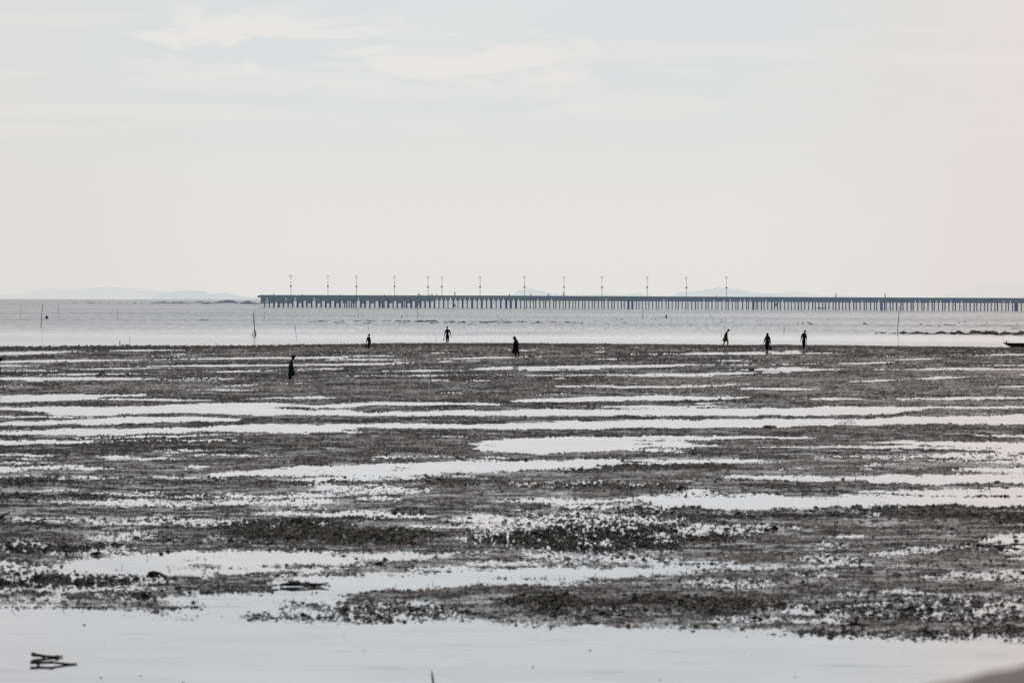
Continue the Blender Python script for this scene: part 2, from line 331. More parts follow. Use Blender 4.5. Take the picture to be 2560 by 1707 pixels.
# dark weed bands
strips(0, 1277, s, '0,-200,800,-200,60,.8;0,90,600,95,40,.9;600,60,1500,60,30,.9;1300,120,2352,140,160,.8;0,250,1000,240,60,.9;0,480,1180,480,110,1;1930,503,2290,505,30,1;940,665,1160,665,24,1;200,575,450,575,40,1', 'D')
strips(853, 1277, s, '0,50,700,0,60,.6;0,180,850,180,120,.9;400,82,920,82,16,1;850,190,2352,170,200,1;1700,5,2352,15,50,1;1000,650,1900,650,150,.8;1900,600,2420,620,110,1;0,690,200,690,30,.9;500,720,1000,700,60,.7', 'D')
strips(1706, 1277, s, '0,30,2352,30,44,1;0,180,400,180,80,1;400,110,2352,110,26,1;0,640,800,650,110,.9;850,690,950,690,30,1;1900,800,2352,830,60,1;1500,15,2352,60,60,1;2000,232,2352,238,16,1;1800,400,2100,400,18,1', 'D')
strips(853, 850, 2.757, '1200,905,2352,880,60,1;200,980,1500,1000,46,1;900,1020,2352,1020,50,1;1700,1160,2352,1180,40,1;0,985,300,985,10,1;600,605,700,615,20,.6;1180,530,1400,522,14,1', 'D')
strips(0, 850, 2.757, '0,985,2352,985,34,.9;0,1090,1300,1100,44,.8;1250,1010,2352,990,22,1;0,725,2352,690,26,.6;1100,742,1600,742,14,1;760,925,900,925,14,1;800,680,1300,680,30,.8;500,808,800,808,10,1', 'D')
strips(1706, 850, 2.754, '0,890,600,890,50,.9;900,880,1400,880,14,1;200,1010,1100,1020,60,1;500,1170,2352,1160,50,1;0,1150,300,1180,40,1;1400,985,2352,990,18,.8;2250,870,2352,870,16,1;1100,345,1300,345,16,.9;1050,745,1250,750,10,.8;0,780,600,770,44,.6', 'D')
# the far fringe of the flat, thick with weed
strips(0, 846, 1, '0,862,2600,862,1,0', 'D')
edge_x = [-400, 0, 200, 420, 600, 830, 1000, 1300, 1600, 1850, 2100, 2300, 2560, 3000]
edge_y = [867, 866, 864.5, 863.5, 863.5, 860, 857.5, 857.5, 859.5, 861.5, 862.5, 865.5, 868.5, 871]
ex = np.interp(np.arange(PX0, PX1), edge_x, edge_y)
fr = np.clip(1 - np.abs(gy - ex[None] - 5) / 7, 0, 1); weed = np.maximum(weed, np.clip(fr * 1.6, 0, 1))
spk = np.maximum(spk, (np.clip(1 - np.abs(gy - ex[None]) / 7, 0, 1) * np.interp(gx, [0, 700, 1100, 1400, 2560], [1, .9, .5, .15, .1])).astype(np.float32))
wet = np.where(gy < ex[None], 1.0, wet)
def blur(a, n=1):
    for _ in range(n):
        b = a.copy(); b[1:-1] = (a[:-2] + 2*a[1:-1] + a[2:]) / 4; a = b.copy(); a[:, 1:-1] = (b[:, :-2] + 2*b[:, 1:-1] + b[:, 2:]) / 4
    return a
def xblend(A):      # let the pieces drawn left and right of a seam run into each other
    for sx_ in (853, 1706):
        c0 = sx_ - PX0; blk = A[:, c0-130:c0+131].copy(); cs = np.cumsum(np.pad(blk, ((0,0),(46,46)), 'edge'), 1)
        bx_ = (cs[:, 91:] - cs[:, :-91]) / 91; bx_ = np.concatenate([bx_, bx_[:, -1:]], 1)[:, :261]
        wgt = np.clip(1 - np.abs(np.arange(-130, 131)) / 120, 0, 1)[None] ** .5
        A[:, c0-130:c0+131] = blk * (1 - wgt) + bx_ * wgt
xblend(wet); xblend(spk); xblend(weed)
spk = blur(spk, 6); weed = blur(weed, 3)

def sample(A, px, py):
    # outside the frame the pattern is mirrored
    px = np.where(px < PX0 + 1, 2 * (PX0 + 1) - px, px); px = np.where(px > PX1 - 3, 2 * (PX1 - 3) - px, px)
    u = np.clip(px - PX0, 0, PX1 - PX0 - 2.001); v = np.clip(py - PY0, 0, PY1 - PY0 - 2.001)
    ui = u.astype(int); vi = v.astype(int); fu = u - ui; fv = v - vi
    return (A[vi, ui] * (1-fu) + A[vi, ui+1] * fu) * (1-fv) + (A[vi+1, ui] * (1-fu) + A[vi+1, ui+1] * fu) * fv

def flat_height(x, y):
    px, py = proj(x, y, -drop(x, y))
    r = y / 100.0
    # wander the shorelines a little so they are not straight
    wx = vnoise(x * .35, y * .12, 1) + .5 * vnoise(x * 1.1, y * .4, 2)
    ppm = F / y
    py2 = py + (vnoise(x*.8, y*.25, 5) * 1.3 + vnoise(x*2.6, y*.7, 6) * 1.0 + vnoise(x*.22, y*.1, 26) * 1.6) * np.clip((py - 850) / 150, .18, 3.2)
    ea = F * H / y; kk = np.clip((py - 850) / 150, .18, 3.2); kb = np.clip((py - 900) / 380, 0, 1)
    py2 = py2 + kk * (vnoise(px/70, ea/7, 41) * 1.1 + vnoise(px/17, ea/3.5, 42) * .75)
    px2 = px + wx * 14 + (vnoise(px/40, ea/2.6, 43) * 26 + vnoise(px/14, ea/1.7, 44) * 12) * np.clip((py - 840) / 250, .3, 1)
    spe = (vnoise(px/4.2, ea/2.3, 45) * .6 + vnoise(px/2.4, ea/1.5, 46) * .5) * (1 - kb) + (vnoise(px/5.6, ea/2.9, 47) * .60 + vnoise(px/3.0, ea/1.8, 48) * .60) * kb
    W = sample(wet, px2, py2); S = sample(spk, px2, py2); D = sample(weed, px2, py2)
    el_ = F * H / y                                    # thin sheets of water caught in the ripple troughs
    gl = vnoise(x*.16, el_/5.5, 30) * .55 + vnoise(x*.5, el_/3.2, 31) * .35 + vnoise(x*1.6, el_/2.1, 32) * .25
    patch = vnoise(x*.03, el_/38, 33) * .5 + .5
    W = W + np.clip(gl - .55 + .30 * patch, 0, 1) * 2.8 * (W < 0) * (1 - D)
    big = vnoise(x*.25, y*.1, 7)*.35 + vnoise(x*.9, y*.3, 8) * .35
    fine = vnoise(x*3.1, y*1.3, 9) * .22 + vnoise(x*17, y*7, 12) * .16 + spe * .72
    h = -W * (1 - .72 * S) + big * (.30 + .25*S) + fine * (.58 + .34 * kb + 1.25 * S + .35 * D)
    h = h + .20 - .22 * kb - .10 * S + .20 * D
    outside = py < np.interp(px, edge_x, edge_y) - 9
    h = np.where(outside, -1.0, h)
    amp = .018 + .010 * D
    hh = np.where(h > 0, np.minimum(h, 1.6) * amp, h * .10)
    # grit and casts standing up from the mud
    cast = np.clip(vnoise(x*9, y*5, 14) * .6 + vnoise(x*21, y*11, 15) * .5 - .12, 0, 1)
    hh = hh + np.where(h > 0, cast * (.020 + .045 * D), 0)
    rim = np.exp(-np.clip(-W - .15, 0, 9) * 3.2) * (h > 0)
    spt = vnoise(px/5.5, ea/2.4, 61) * .5 + vnoise(px/2.6, ea/1.4, 62) * .55
    tone = .38 + .5 * (vnoise(x*.10, el_/16, 16) * .50 + vnoise(px/60, el_/4, 36) * .60 + spt * (1.25 - .35 * kb) + vnoise(x*19, y*9, 19) * .25) + .10 * np.clip(x / y / .13, -1, 1) - .22 * rim
    fs = vnoise(px/90, el_/3.4, 63) * .5 + vnoise(px/30, el_/1.9, 64) * .45 + vnoise(px/9, el_/1.3, 65) * .25
    film = (.35 + .65 * kb) * np.clip((fs + .25 * patch - .22 + .12 * kb + .22 * np.exp(-np.clip(-W, 0, 9) * 1.6) - .5 * D) * 1.5, 0, 1)
    film = np.clip(film + np.clip(spt * 1.5 - .42, 0, 1) * .55 * (1 - .6 * D), 0, 1)
    flat_height.film = film
    return hh - drop(x, y), np.clip(tone, 0, 1), D, px

# adaptive sheet: denser rows close to the eye line
ROWS, COLS = 900, 2500
sv = np.linspace(F * H / 40.0, F * H / 410.0, ROWS)    # even steps in elevation
Yr = F * H / sv
az_ = np.linspace(-.158, .158, COLS)
jr = RNG.uniform(-.45, .45, (ROWS, COLS)); jc = RNG.uniform(-.4, .4, (ROWS, COLS))
svj = sv[:, None] + jr * (sv[0] - sv[1]); YY = F * H / svj
XX = YY * (az_[None] + jc * (az_[1] - az_[0]))
hh, tone, D, _ = flat_height(XX, YY); FILM = flat_height.film

def mud_material():
    m, nt, out = mat_new('wet_mud'); L = nt.links
    a = N(nt, 'ShaderNodeAttribute', attribute_name='tone'); b = N(nt, 'ShaderNodeAttribute', attribute_name='weed')
    cr = N(nt, 'ShaderNodeValToRGB'); e = cr.color_ramp.elements
    e[0].position = .12; e[0].color = (.012,.011,.011, 1); e[1].position = .92; e[1].color = (.185,.160,.158, 1)
    L.new(a.outputs['Fac'], cr.inputs[0])
    mx = N(nt, 'ShaderNodeMix', data_type='RGBA'); L.new(cr.outputs[0], mx.inputs[6]); mx.inputs[7].default_value = (.016,.015,.012, 1)
    mr = N(nt, 'ShaderNodeMapRange'); mr.inputs[4].default_value = 1.0; L.new(b.outputs['Fac'], mr.inputs[0]); L.new(mr.outputs[0], mx.inputs[0])
    tc = N(nt, 'ShaderNodeTexCoord'); nz = N(nt, 'ShaderNodeTexNoise', Scale=14.0, Detail=5.0); L.new(tc.outputs['Object'], nz.inputs[0])
    bm_ = N(nt, 'ShaderNodeBump', Strength=.6, Distance=.02); L.new(nz.outputs['Fac'], bm_.inputs['Height'])
    p = N(nt, 'ShaderNodeBsdfPrincipled', Roughness=.62); p.inputs['Specular IOR Level'].default_value = .10
    # wetness sheen varies
    r2 = N(nt, 'ShaderNodeMapRange'); r2.inputs[3].default_value = .9; r2.inputs[4].default_value = .6
    L.new(a.outputs['Fac'], r2.inputs[0]); L.new(r2.outputs[0], p.inputs['Roughness'])
    L.new(mx.outputs[2], p.inputs['Base Color']); L.new(bm_.outputs[0], p.inputs['Normal'])
    fa = N(nt, 'ShaderNodeAttribute', attribute_name='film'); gl = N(nt, 'ShaderNodeBsdfGlossy', Roughness=.16); gl.inputs['Color'].default_value = (.9,.9,.93, 1)
    mf = N(nt, 'ShaderNodeMath', operation='MULTIPLY'); L.new(fa.outputs['Fac'], mf.inputs[0]); mf.inputs[1].default_value = .50
    ms = N(nt, 'ShaderNodeMixShader'); L.new(mf.outputs[0], ms.inputs[0]); L.new(p.outputs[0], ms.inputs[1]); L.new(gl.outputs[0], ms.inputs[2])
    L.new(ms.outputs[0], out.inputs[0]); return m
MUD = mud_material()
flat = np_mesh('mudflat', np.stack([XX, YY, hh], -1).reshape(-1, 3), grid_faces(ROWS, COLS), MUD)
for nm, arr in (('tone', tone), ('weed', D), ('film', FILM)):
    at_ = flat.data.attributes.new(nm, 'FLOAT', 'POINT'); at_.data.foreach_set('value', arr.astype(np.float32).ravel())
tag(flat, 'dark wet tidal mudflat with shallow pools', kind='structure')

# ------------------------------------------------------------------ the sea sheet
rows = np.concatenate([np.linspace(-60, 40, 6), np.linspace(50, 2000, 60), np.geomspace(2100, 40000, 70)])
cols = np.linspace(-1, 1, 61); wx_ = np.maximum(80, np.abs(rows) * .45)
SX = cols[None] * wx_[:, None]; SY = np.repeat(rows[:, None], 61, 1)
SZ = -drop(SX, SY)
def water_material():
    m, nt, out = mat_new('sea_water'); L = nt.links
    def Mt(op, a, b=None):
        n = nt.nodes.new('ShaderNodeMath'); n.operation = op
        for i, q in enumerate((a, b)):
            if q is None: continue
            if isinstance(q, (int, float)): n.inputs[i].default_value = q
            else: L.new(q, n.inputs[i])
        return n.outputs[0]
    tc = N(nt, 'ShaderNodeTexCoord'); sp = N(nt, 'ShaderNodeSeparateXYZ'); L.new(tc.outputs['Object'], sp.inputs[0])
    x, y = sp.outputs[0], sp.outputs[1]
    def mr(v, a, b, c, d, sm=True):
        n = N(nt, 'ShaderNodeMapRange'); n.interpolation_type = 'SMOOTHSTEP' if sm else 'LINEAR'
        L.new(v, n.inputs[0])
        for i, q in enumerate((a, b, c, d)): n.inputs[i+1].default_value = q
        return n.outputs[0]
    def noise(sx, sy, det, rough=.6, off=0):
        mp = N(nt, 'ShaderNodeMapping'); mp.inputs['Scale'].default_value = (sx, sy, 1); mp.inputs['Location'].default_value = (off, off, 0)
        L.new(tc.outputs['Object'], mp.inputs[0]); n = N(nt, 'ShaderNodeTexNoise', Scale=1.0, Detail=det, Roughness=rough)
        L.new(mp.outputs[0], n.inputs[0]); return n.outputs['Fac']
    # wind ruffling: none on the pools, patchy near the edge, full offshore
    yw = Mt('ADD', y, Mt('MULTIPLY', Mt('SUBTRACT', noise(.02, .004, 3), .5), 260))
    ruff = mr(yw, 420, 560, 0, 1)
    offs = mr(y, 372, 385, 0, 1)
    streak = noise(3.2, .06, 4, .8, 3)          # streaks painting light and dark wave faces into the reflectance
    streak2 = noise(.9, .012, 3, .6, 31)
    band = noise(.006, .010, 3, .5, 7)            # long slicks
    # reflectance set by position, with ripple light and dark painted in
    refl_pool = Mt('ADD', mr(y, 40, 100, .73, .885), Mt('ADD', Mt('MULTIPLY', mr(noise(.55, 2.6, 3, .6, 51), .58, .74, 0, 1), -.20), Mt('MULTIPLY', mr(noise(.25, .5, 3, .6, 71), .3, .7, 0, 1), .06)))
    f1 = Mt('MULTIPLY', mr(streak, .36, .64, -1, 1, False), .30)
    f2 = Mt('MULTIPLY', mr(streak2, .3, .7, -1, 1, False), .06)
    f3 = Mt('MULTIPLY', mr(band, .38, .62, -1, 1), .07)
    sea = Mt('ADD', Mt('ADD', .545, f1), Mt('ADD', f2, f3))
    near = Mt('ADD', .90, Mt('ADD', Mt('MULTIPLY', f1, .25), Mt('MULTIPLY', f3, .9)))
    sh = N(nt, 'ShaderNodeMix'); L.new(ruff, sh.inputs[0]); L.new(near, sh.inputs[2]); L.new(sea, sh.inputs[3])
    rf = N(nt, 'ShaderNodeMix'); L.new(offs, rf.inputs[0]); L.new(refl_pool, rf.inputs[2]); L.new(sh.outputs[0], rf.inputs[3])
    # normals
    wav = noise(1.3, .9, 4, .6, 11)
    bm_ = N(nt, 'ShaderNodeBump', Distance=.10); L.new(wav, bm_.inputs['Height'])
    st = Mt('ADD', Mt('MULTIPLY', ruff, .16), Mt('ADD', Mt('MULTIPLY', offs, .14), .006)); L.new(st, bm_.inputs['Strength'])
    g = N(nt, 'ShaderNodeBsdfGlossy'); g.inputs['Color'].default_value = (.985,.978,1, 1)
    rg = Mt('ADD', Mt('MULTIPLY', ruff, .03), Mt('MULTIPLY', mr(y, 60, 200, .25, 1), Mt('ADD', .09, Mt('MULTIPLY', offs, .04)))); L.new(rg, g.inputs['Roughness']); L.new(bm_.outputs[0], g.inputs['Normal'])
    d = N(nt, 'ShaderNodeBsdfDiffuse'); d.inputs[0].default_value = (.10,.12,.15, 1)
    ms = N(nt, 'ShaderNodeMixShader'); L.new(rf.outputs[0], ms.inputs[0]); L.new(d.outputs[0], ms.inputs[1]); L.new(g.outputs[0], ms.inputs[2])
    L.new(ms.outputs[0], out.inputs[0]); return m
sea = np_mesh('water', np.stack([SX, SY, SZ], -1).reshape(-1, 3), grid_faces(len(rows), 61), water_material())
tag(sea, 'pale calm sea and tide pools', kind='structure')
# sea bed reaching the horizon below everything
bed = np_mesh('seabed', np.stack([SX, SY, SZ - 2.5], -1).reshape(-1, 3), grid_faces(len(rows), 61), simple('seabed_mud', (.05,.048,.045)))
tag(bed, kind='structure')

# ------------------------------------------------------------------ weed and grit lying on the flat (uncountable)
def scatter(n, name, mat, size, yrange, pick, zs=1.0, seed=3, elong=1.0):
    rg = np.random.RandomState(seed)
    s_ = rg.uniform(F*H/yrange[1], F*H/yrange[0], n * 6); Yv = F*H / s_; Xv = Yv * rg.uniform(-.15, .15, n * 6)
    h, t, dd, px = flat_height(Xv, Yv); px_, py_ = proj(Xv, Yv, h)
    S = sample(spk, px_, py_); W = sample(wet, px_, py_)
    keep = rg.rand(len(Xv)) < pick(dd, S, W, h + drop(Xv, Yv), Yv)
    idx = np.where(keep)[0][:n]; Xv, Yv, h = Xv[idx], Yv[idx], np.maximum(h[idx], -drop(Xv[idx], Yv[idx]) - .004); k = len(idx)
    base = np.array([(1,0,0),(.5,.87,.1),(-.5,.87,0),(-1,0,.1),(-.5,-.87,0),(.5,-.87,.1),(0,0,1),(.25,.1,.75)], float)
    base = np.array([(1,0,0),(0,1,0),(-1,0,0),(0,-1,0),(.6,.2,.7),(-.3,.5,.9),(-.4,-.5,.6)], float)
    tri = np.array([(0,1,4),(1,5,4),(1,2,5),(2,6,5),(2,3,6),(3,0,4),(3,4,6),(4,5,6)])
    sz = size * np.exp(rg.normal(0, .45, k)); ang = rg.uniform(0, 6.28, k)
    V = base[None] * (1 + rg.uniform(-.35, .35, (k, len(base), 3)))
    V = V * np.stack([sz * elong, sz, sz * zs], -1)[:, None, :]
    ca, sa = np.cos(ang)[:, None], np.sin(ang)[:, None]
    vx = V[..., 0]*ca - V[..., 1]*sa + Xv[:, None]; vy = V[..., 0]*sa + V[..., 1]*ca + Yv[:, None]; vz = V[..., 2] + h[:, None] - .003
    T = tri[None] + (np.arange(k) * len(base))[:, None, None]
    return np_mesh(name, np.stack([vx, vy, vz], -1).reshape(-1, 3), T.reshape(-1, 3), mat, False)
WEED = simple('black_seaweed', (.017,.016,.012), .55, .5, 9, spec=.4)
o = scatter(95000, 'seaweed', WEED, .017, (40, 380), lambda D_, S, W, z, Yv: np.clip(.9 * D_ + .30 * S + .012, 0, 1) * np.where(z > -.02, 1, .012) , .9, 5, 1.6)
tag(o, 'black seaweed clumps strewn over the wet mud', 'seaweed', kind='stuff')
o = scatter(16000, 'shells_and_grit', simple('grit', (.10,.093,.088), .7, .5, 20), .016, (40, 380), lambda D_, S, W, z, Yv: np.where(z > 0, .5, .0), .8, 9, 1.2)
tag(o, 'small grey shells and grit on the mud', 'grit', kind='stuff')
def sprigs(n, seed):
    rg = np.random.RandomState(seed); s_ = rg.uniform(F*H/385, F*H/45, n*5); Yv = F*H/s_; Xv = Yv * rg.uniform(-.15, .15, n*5)
    h, t, dd, px = flat_height(Xv, Yv); keep = (Yv > 56) & (rg.rand(n*5) < np.where(h + drop(Xv, Yv) > -.01, .2 + .6*dd, .003)); i = np.where(keep)[0][:n]
    Xv, Yv, h = Xv[i], Yv[i], np.maximum(h[i], -.01); k = len(i); mb_v = []; T = []
    hgt = .05 + .10 * rg.rand(k) ** 3; lx = rg.normal(0, .35, k) * hgt; ww = .0035 + Yv * 1.2e-5
    P = np.stack([np.stack([Xv - ww, Yv, h], -1), np.stack([Xv + ww, Yv, h], -1), np.stack([Xv + lx*.4 + ww, Yv, h + hgt*.6], -1),
                  np.stack([Xv + lx*.4 - ww, Yv, h + hgt*.6], -1), np.stack([Xv + lx, Yv, h + hgt], -1)], 1)
    Q = np.arange(k)[:, None, None] * 5 + np.array([(0,1,2),(0,2,3),(3,2,4)])[None]
    return np_mesh('seagrass', P.reshape(-1, 3), Q.reshape(-1, 3), WEED, False)
tag(sprigs(3500, 21), 'thin dark seagrass sprigs poking out of the mud and pools', 'seagrass', kind='stuff')

# ------------------------------------------------------------------ sandbars offshore
def bars(name, segs, mat, thick=1.0, seed=1, zfac=1.0):
    rg = random.Random(seed); mb = MB()
    for (x0, x1, yb, th) in segs:
        n = max(6, int((x1 - x0) / 2.2)); front = []; back = []; top = []
        ph = [rg.uniform(0, 6.3) for _ in range(4)]
        for i in range(n + 1):
            u = i / n; px = x0 + (x1 - x0) * u
            e = max(0, min(1, min(u, 1 - u) * 5)) ** .5
            hgt = th * e * (.55 + .22 * math.sin(ph[0] + u * 9) + .08 * math.sin(ph[1] + u * n * .5) + .12 * math.sin(ph[3] + u * n * .13) + rg.uniform(-.10, .12)) * zfac
            Yg = ground_y(px, yb + th * .25 * math.sin(ph[2] + u * 5)); p = at(px, yb, Yg); z = -drop(p.x, Yg)
            hm = max(.01, hgt * 1.7 * Yg / F)
            dp = max(1.0, hm * 9)
            front.append((p.x, Yg, z - .05)); top.append((p.x, Yg + dp * .35, z + hm)); back.append((p.x, Yg + dp, z - .05))
        nn = n + 1
        mb.add(front + top + back, [f for i in range(n) for f in ((i, i+1, nn+i+1, nn+i), (nn+i, nn+i+1, 2*nn+i+1, 2*nn+i))])
    return mb.build(name, mat)
def conv(ox, sc, txt):
    out = []
    for q in txt.split(';'):
        a, b, y, t = [float(z) for z in q.split(',')]; out.append((ox + a/sc, ox + b/sc, 660 + (y + t*.5)/sc, max(1.1, t/sc)))
    return out
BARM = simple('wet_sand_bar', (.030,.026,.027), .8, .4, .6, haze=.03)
segs = conv(600, 3.675, '690,805,525,6;620,700,533,5;855,965,537,5;905,960,523,3;1030,1260,524,5;1130,1210,542,5;1165,1205,520,5;1300,1390,524,2;1410,1570,526,6;1490,1570,522,5;1590,1820,525,9;1700,1810,521,6;1740,1830,538,8;1450,1530,542,4;1860,1990,530,5;1870,1970,538,3;2000,2080,535,11;2080,2190,553,3;2110,2180,531,3;2190,2352,532,7;255,280,512,5')
segs += conv(1200, 3.675, '180,245,508,6;0,120,531,4;0,80,541,3;120,310,528,7;150,300,541,4;305,440,530,7;370,405,526,6;455,580,539,8;520,545,529,6;590,740,534,6;605,625,521,5;770,890,535,9;890,960,541,3;1060,1080,526,3;1240,1275,511,3;1285,1325,508,5;1125,1190,546,3;1300,1360,539,4;1575,1592,510,3;1605,1625,513,3;1670,1685,535,5;1750,1762,512,4;2075,2090,511,4;2140,2155,505,3;2210,2230,511,4;2205,2235,532,4;2250,2265,530,4;2315,2330,530,5;1925,1945,554,5')
segs += conv(1780, 3.015, '60,100,437,2;150,160,435,3;335,348,430,4;368,380,426,3;480,490,420,3;440,455,452,4;640,658,450,7;685,693,447,10;715,745,441,6;730,760,451,7;575,585,457,3;830,838,451,3;1135,1178,449,8;1188,1197,450,4;1215,1222,420,2;1535,1550,465,3;1565,1588,453,7;1615,1655,461,7;1705,1725,465,8;1750,1790,455,6;1780,1810,460,4;1800,1840,461,5;1852,1872,443,5;1895,1920,436,3;1730,1740,423,3;1790,1800,452,5;1985,2000,464,3;2060,2080,447,4;2130,2145,486,4;1815,1825,492,3;2230,2250,462,3;2290,2310,450,3;1990,2352,463,2;2240,2352,485,2')
segs += conv(0, 3.675, '660,705,357,2;785,885,356,5;905,925,357,3;985,1010,359,2;1085,1130,360,2;1160,1175,360,2;1220,1260,358,5;1285,1350,360,2;1815,1920,515,2;1860,1878,510,4;1695,1705,514,2')
tag(bars('sandbar', segs, BARM, seed=5), 'thin dark sandbars breaking the sea surface', kind='structure')
bank = conv(1780, 3.015, '1228,1252,521,8;1255,1322,517,7;1335,1400,523,6;1400,1510,517,12;1480,1640,520,11;1600,1760,519,13;1700,1850,518,17;1820,1960,519,15;1930,2080,518,18;2050,2180,519,22;2150,2300,520,20;2260,2500,521,20;2400,2700,521,18;1900,2352,530,5;1500,1800,527,3')
rb = bars('rock_bank', bank, simple('dark_rock', (.022,.020,.021), .8, .5, .8), seed=8, zfac=1.0)
tag(rb, 'long low bank of dark rocks in the water at the right', 'rock bank')
reef = conv(0, 3.675, '1380,1470,358,8;1440,1660,353,13;1560,1700,350,14;1640,1900,352,15;1850,2100,352,19;2000,2300,350,25;2200,2500,350,25;2400,2700,348,25')
tag(bars('rocky_reef', reef, REEFM, seed=4, zfac=.72), 'low hazy rocky spit running out behind the pier head', 'rocky spit')

# ------------------------------------------------------------------ hills across the bay
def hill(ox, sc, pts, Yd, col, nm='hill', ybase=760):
    m, nt_, out = mat_new('hazy_hill'); e = N(nt_, 'ShaderNodeEmission'); e.inputs[0].default_value = (*col, 1)  # nearly all emission: air haze painted over the dark slopes
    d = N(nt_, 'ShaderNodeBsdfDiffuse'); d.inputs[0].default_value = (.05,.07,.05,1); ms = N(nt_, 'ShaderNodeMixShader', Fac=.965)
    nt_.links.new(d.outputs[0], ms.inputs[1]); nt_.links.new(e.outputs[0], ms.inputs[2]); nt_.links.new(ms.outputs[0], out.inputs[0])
    xs = [ox + p[0]/sc for p in pts]; ys = [660 + p[1]/sc for p in pts]; n = int((xs[-1] - xs[0]) / 1.5); mb = MB()
    fr, tp, bk = [], [], []
    for i in range(n + 1):
        px = xs[0] + (xs[-1]-xs[0]) * i / n; py = float(np.interp(px, xs, ys)) + random.uniform(-.8, .6) + .8*math.sin(i*.31) * math.sin(i*.083) + .7*math.sin(i*.13+1)*math.sin(i*.71)
        t = at(px, min(py, ybase - 2), Yd + 500); q = at(px, ybase, Yd)
        fr.append((q.x, Yd, q.z)); tp.append(t); bk.append((t.x, Yd + 1500, q.z))
    k = n + 1
    mb.add(fr + tp + bk, [f for i in range(n) for f in ((i, i+1, k+i+1, k+i), (k+i, k+i+1, 2*k+i+1, 2*k+i))])
    o = mb.build(nm, m); return tag(o, kind='structure')
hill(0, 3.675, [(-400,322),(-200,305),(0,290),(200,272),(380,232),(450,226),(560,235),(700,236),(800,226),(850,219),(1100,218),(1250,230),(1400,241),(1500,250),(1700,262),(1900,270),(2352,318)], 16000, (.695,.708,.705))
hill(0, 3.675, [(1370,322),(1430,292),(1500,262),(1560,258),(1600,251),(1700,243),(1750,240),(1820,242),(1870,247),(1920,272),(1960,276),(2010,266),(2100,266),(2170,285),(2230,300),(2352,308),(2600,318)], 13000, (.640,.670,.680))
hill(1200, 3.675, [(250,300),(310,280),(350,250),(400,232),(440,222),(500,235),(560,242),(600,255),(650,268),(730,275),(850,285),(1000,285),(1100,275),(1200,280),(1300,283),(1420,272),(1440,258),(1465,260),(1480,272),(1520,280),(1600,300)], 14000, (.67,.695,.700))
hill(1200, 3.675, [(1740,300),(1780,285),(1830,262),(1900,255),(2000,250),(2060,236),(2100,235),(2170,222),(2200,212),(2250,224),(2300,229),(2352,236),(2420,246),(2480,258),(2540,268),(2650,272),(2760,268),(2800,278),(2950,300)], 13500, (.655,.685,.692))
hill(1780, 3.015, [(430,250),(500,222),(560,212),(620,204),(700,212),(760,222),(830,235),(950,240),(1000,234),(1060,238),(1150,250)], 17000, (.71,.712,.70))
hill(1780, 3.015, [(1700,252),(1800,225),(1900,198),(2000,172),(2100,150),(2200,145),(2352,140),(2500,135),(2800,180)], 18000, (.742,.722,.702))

# ------------------------------------------------------------------ pier
def pier_off(px): return 29.0 + (px - 650) * .00305
def lvl(px): return LEVEL + (px - 1280) * ROLL
def pier_Y(px): return F * (H + .16) / pier_off(px)
def pz(px, py, Y): return at(px, py, Y)
xs_top = [640, 1280, 1920, 2600]; ys_top = [737.4, 739.2, 742.6, 745.4]
def ytop(px): return float(np.interp(px, xs_top, ys_top))
def pbox(mb, x0, x1, y0, y1, dY0=0.0, dY1=6.0):
    # a block of the pier between photo columns x0..x1 and rows y0 (top)..y1 (bottom), reaching dY0..dY1 behind the front line
    b = []; t = []
    for (px, dy) in ((x0, dY0), (x1, dY0), (x1, dY1), (x0, dY1)):
        Yf = pier_Y(px); f0 = at(px, y1(px) if callable(y1) else y1, Yf); f1 = at(px, y0(px) if callable(y0) else y0, Yf)
        kx = (Yf + dy) / Yf; b.append((f0.x * kx, Yf + dy, f0.z)); t.append((f1.x * kx, Yf + dy, f1.z))
    mb.hexa(b, t)
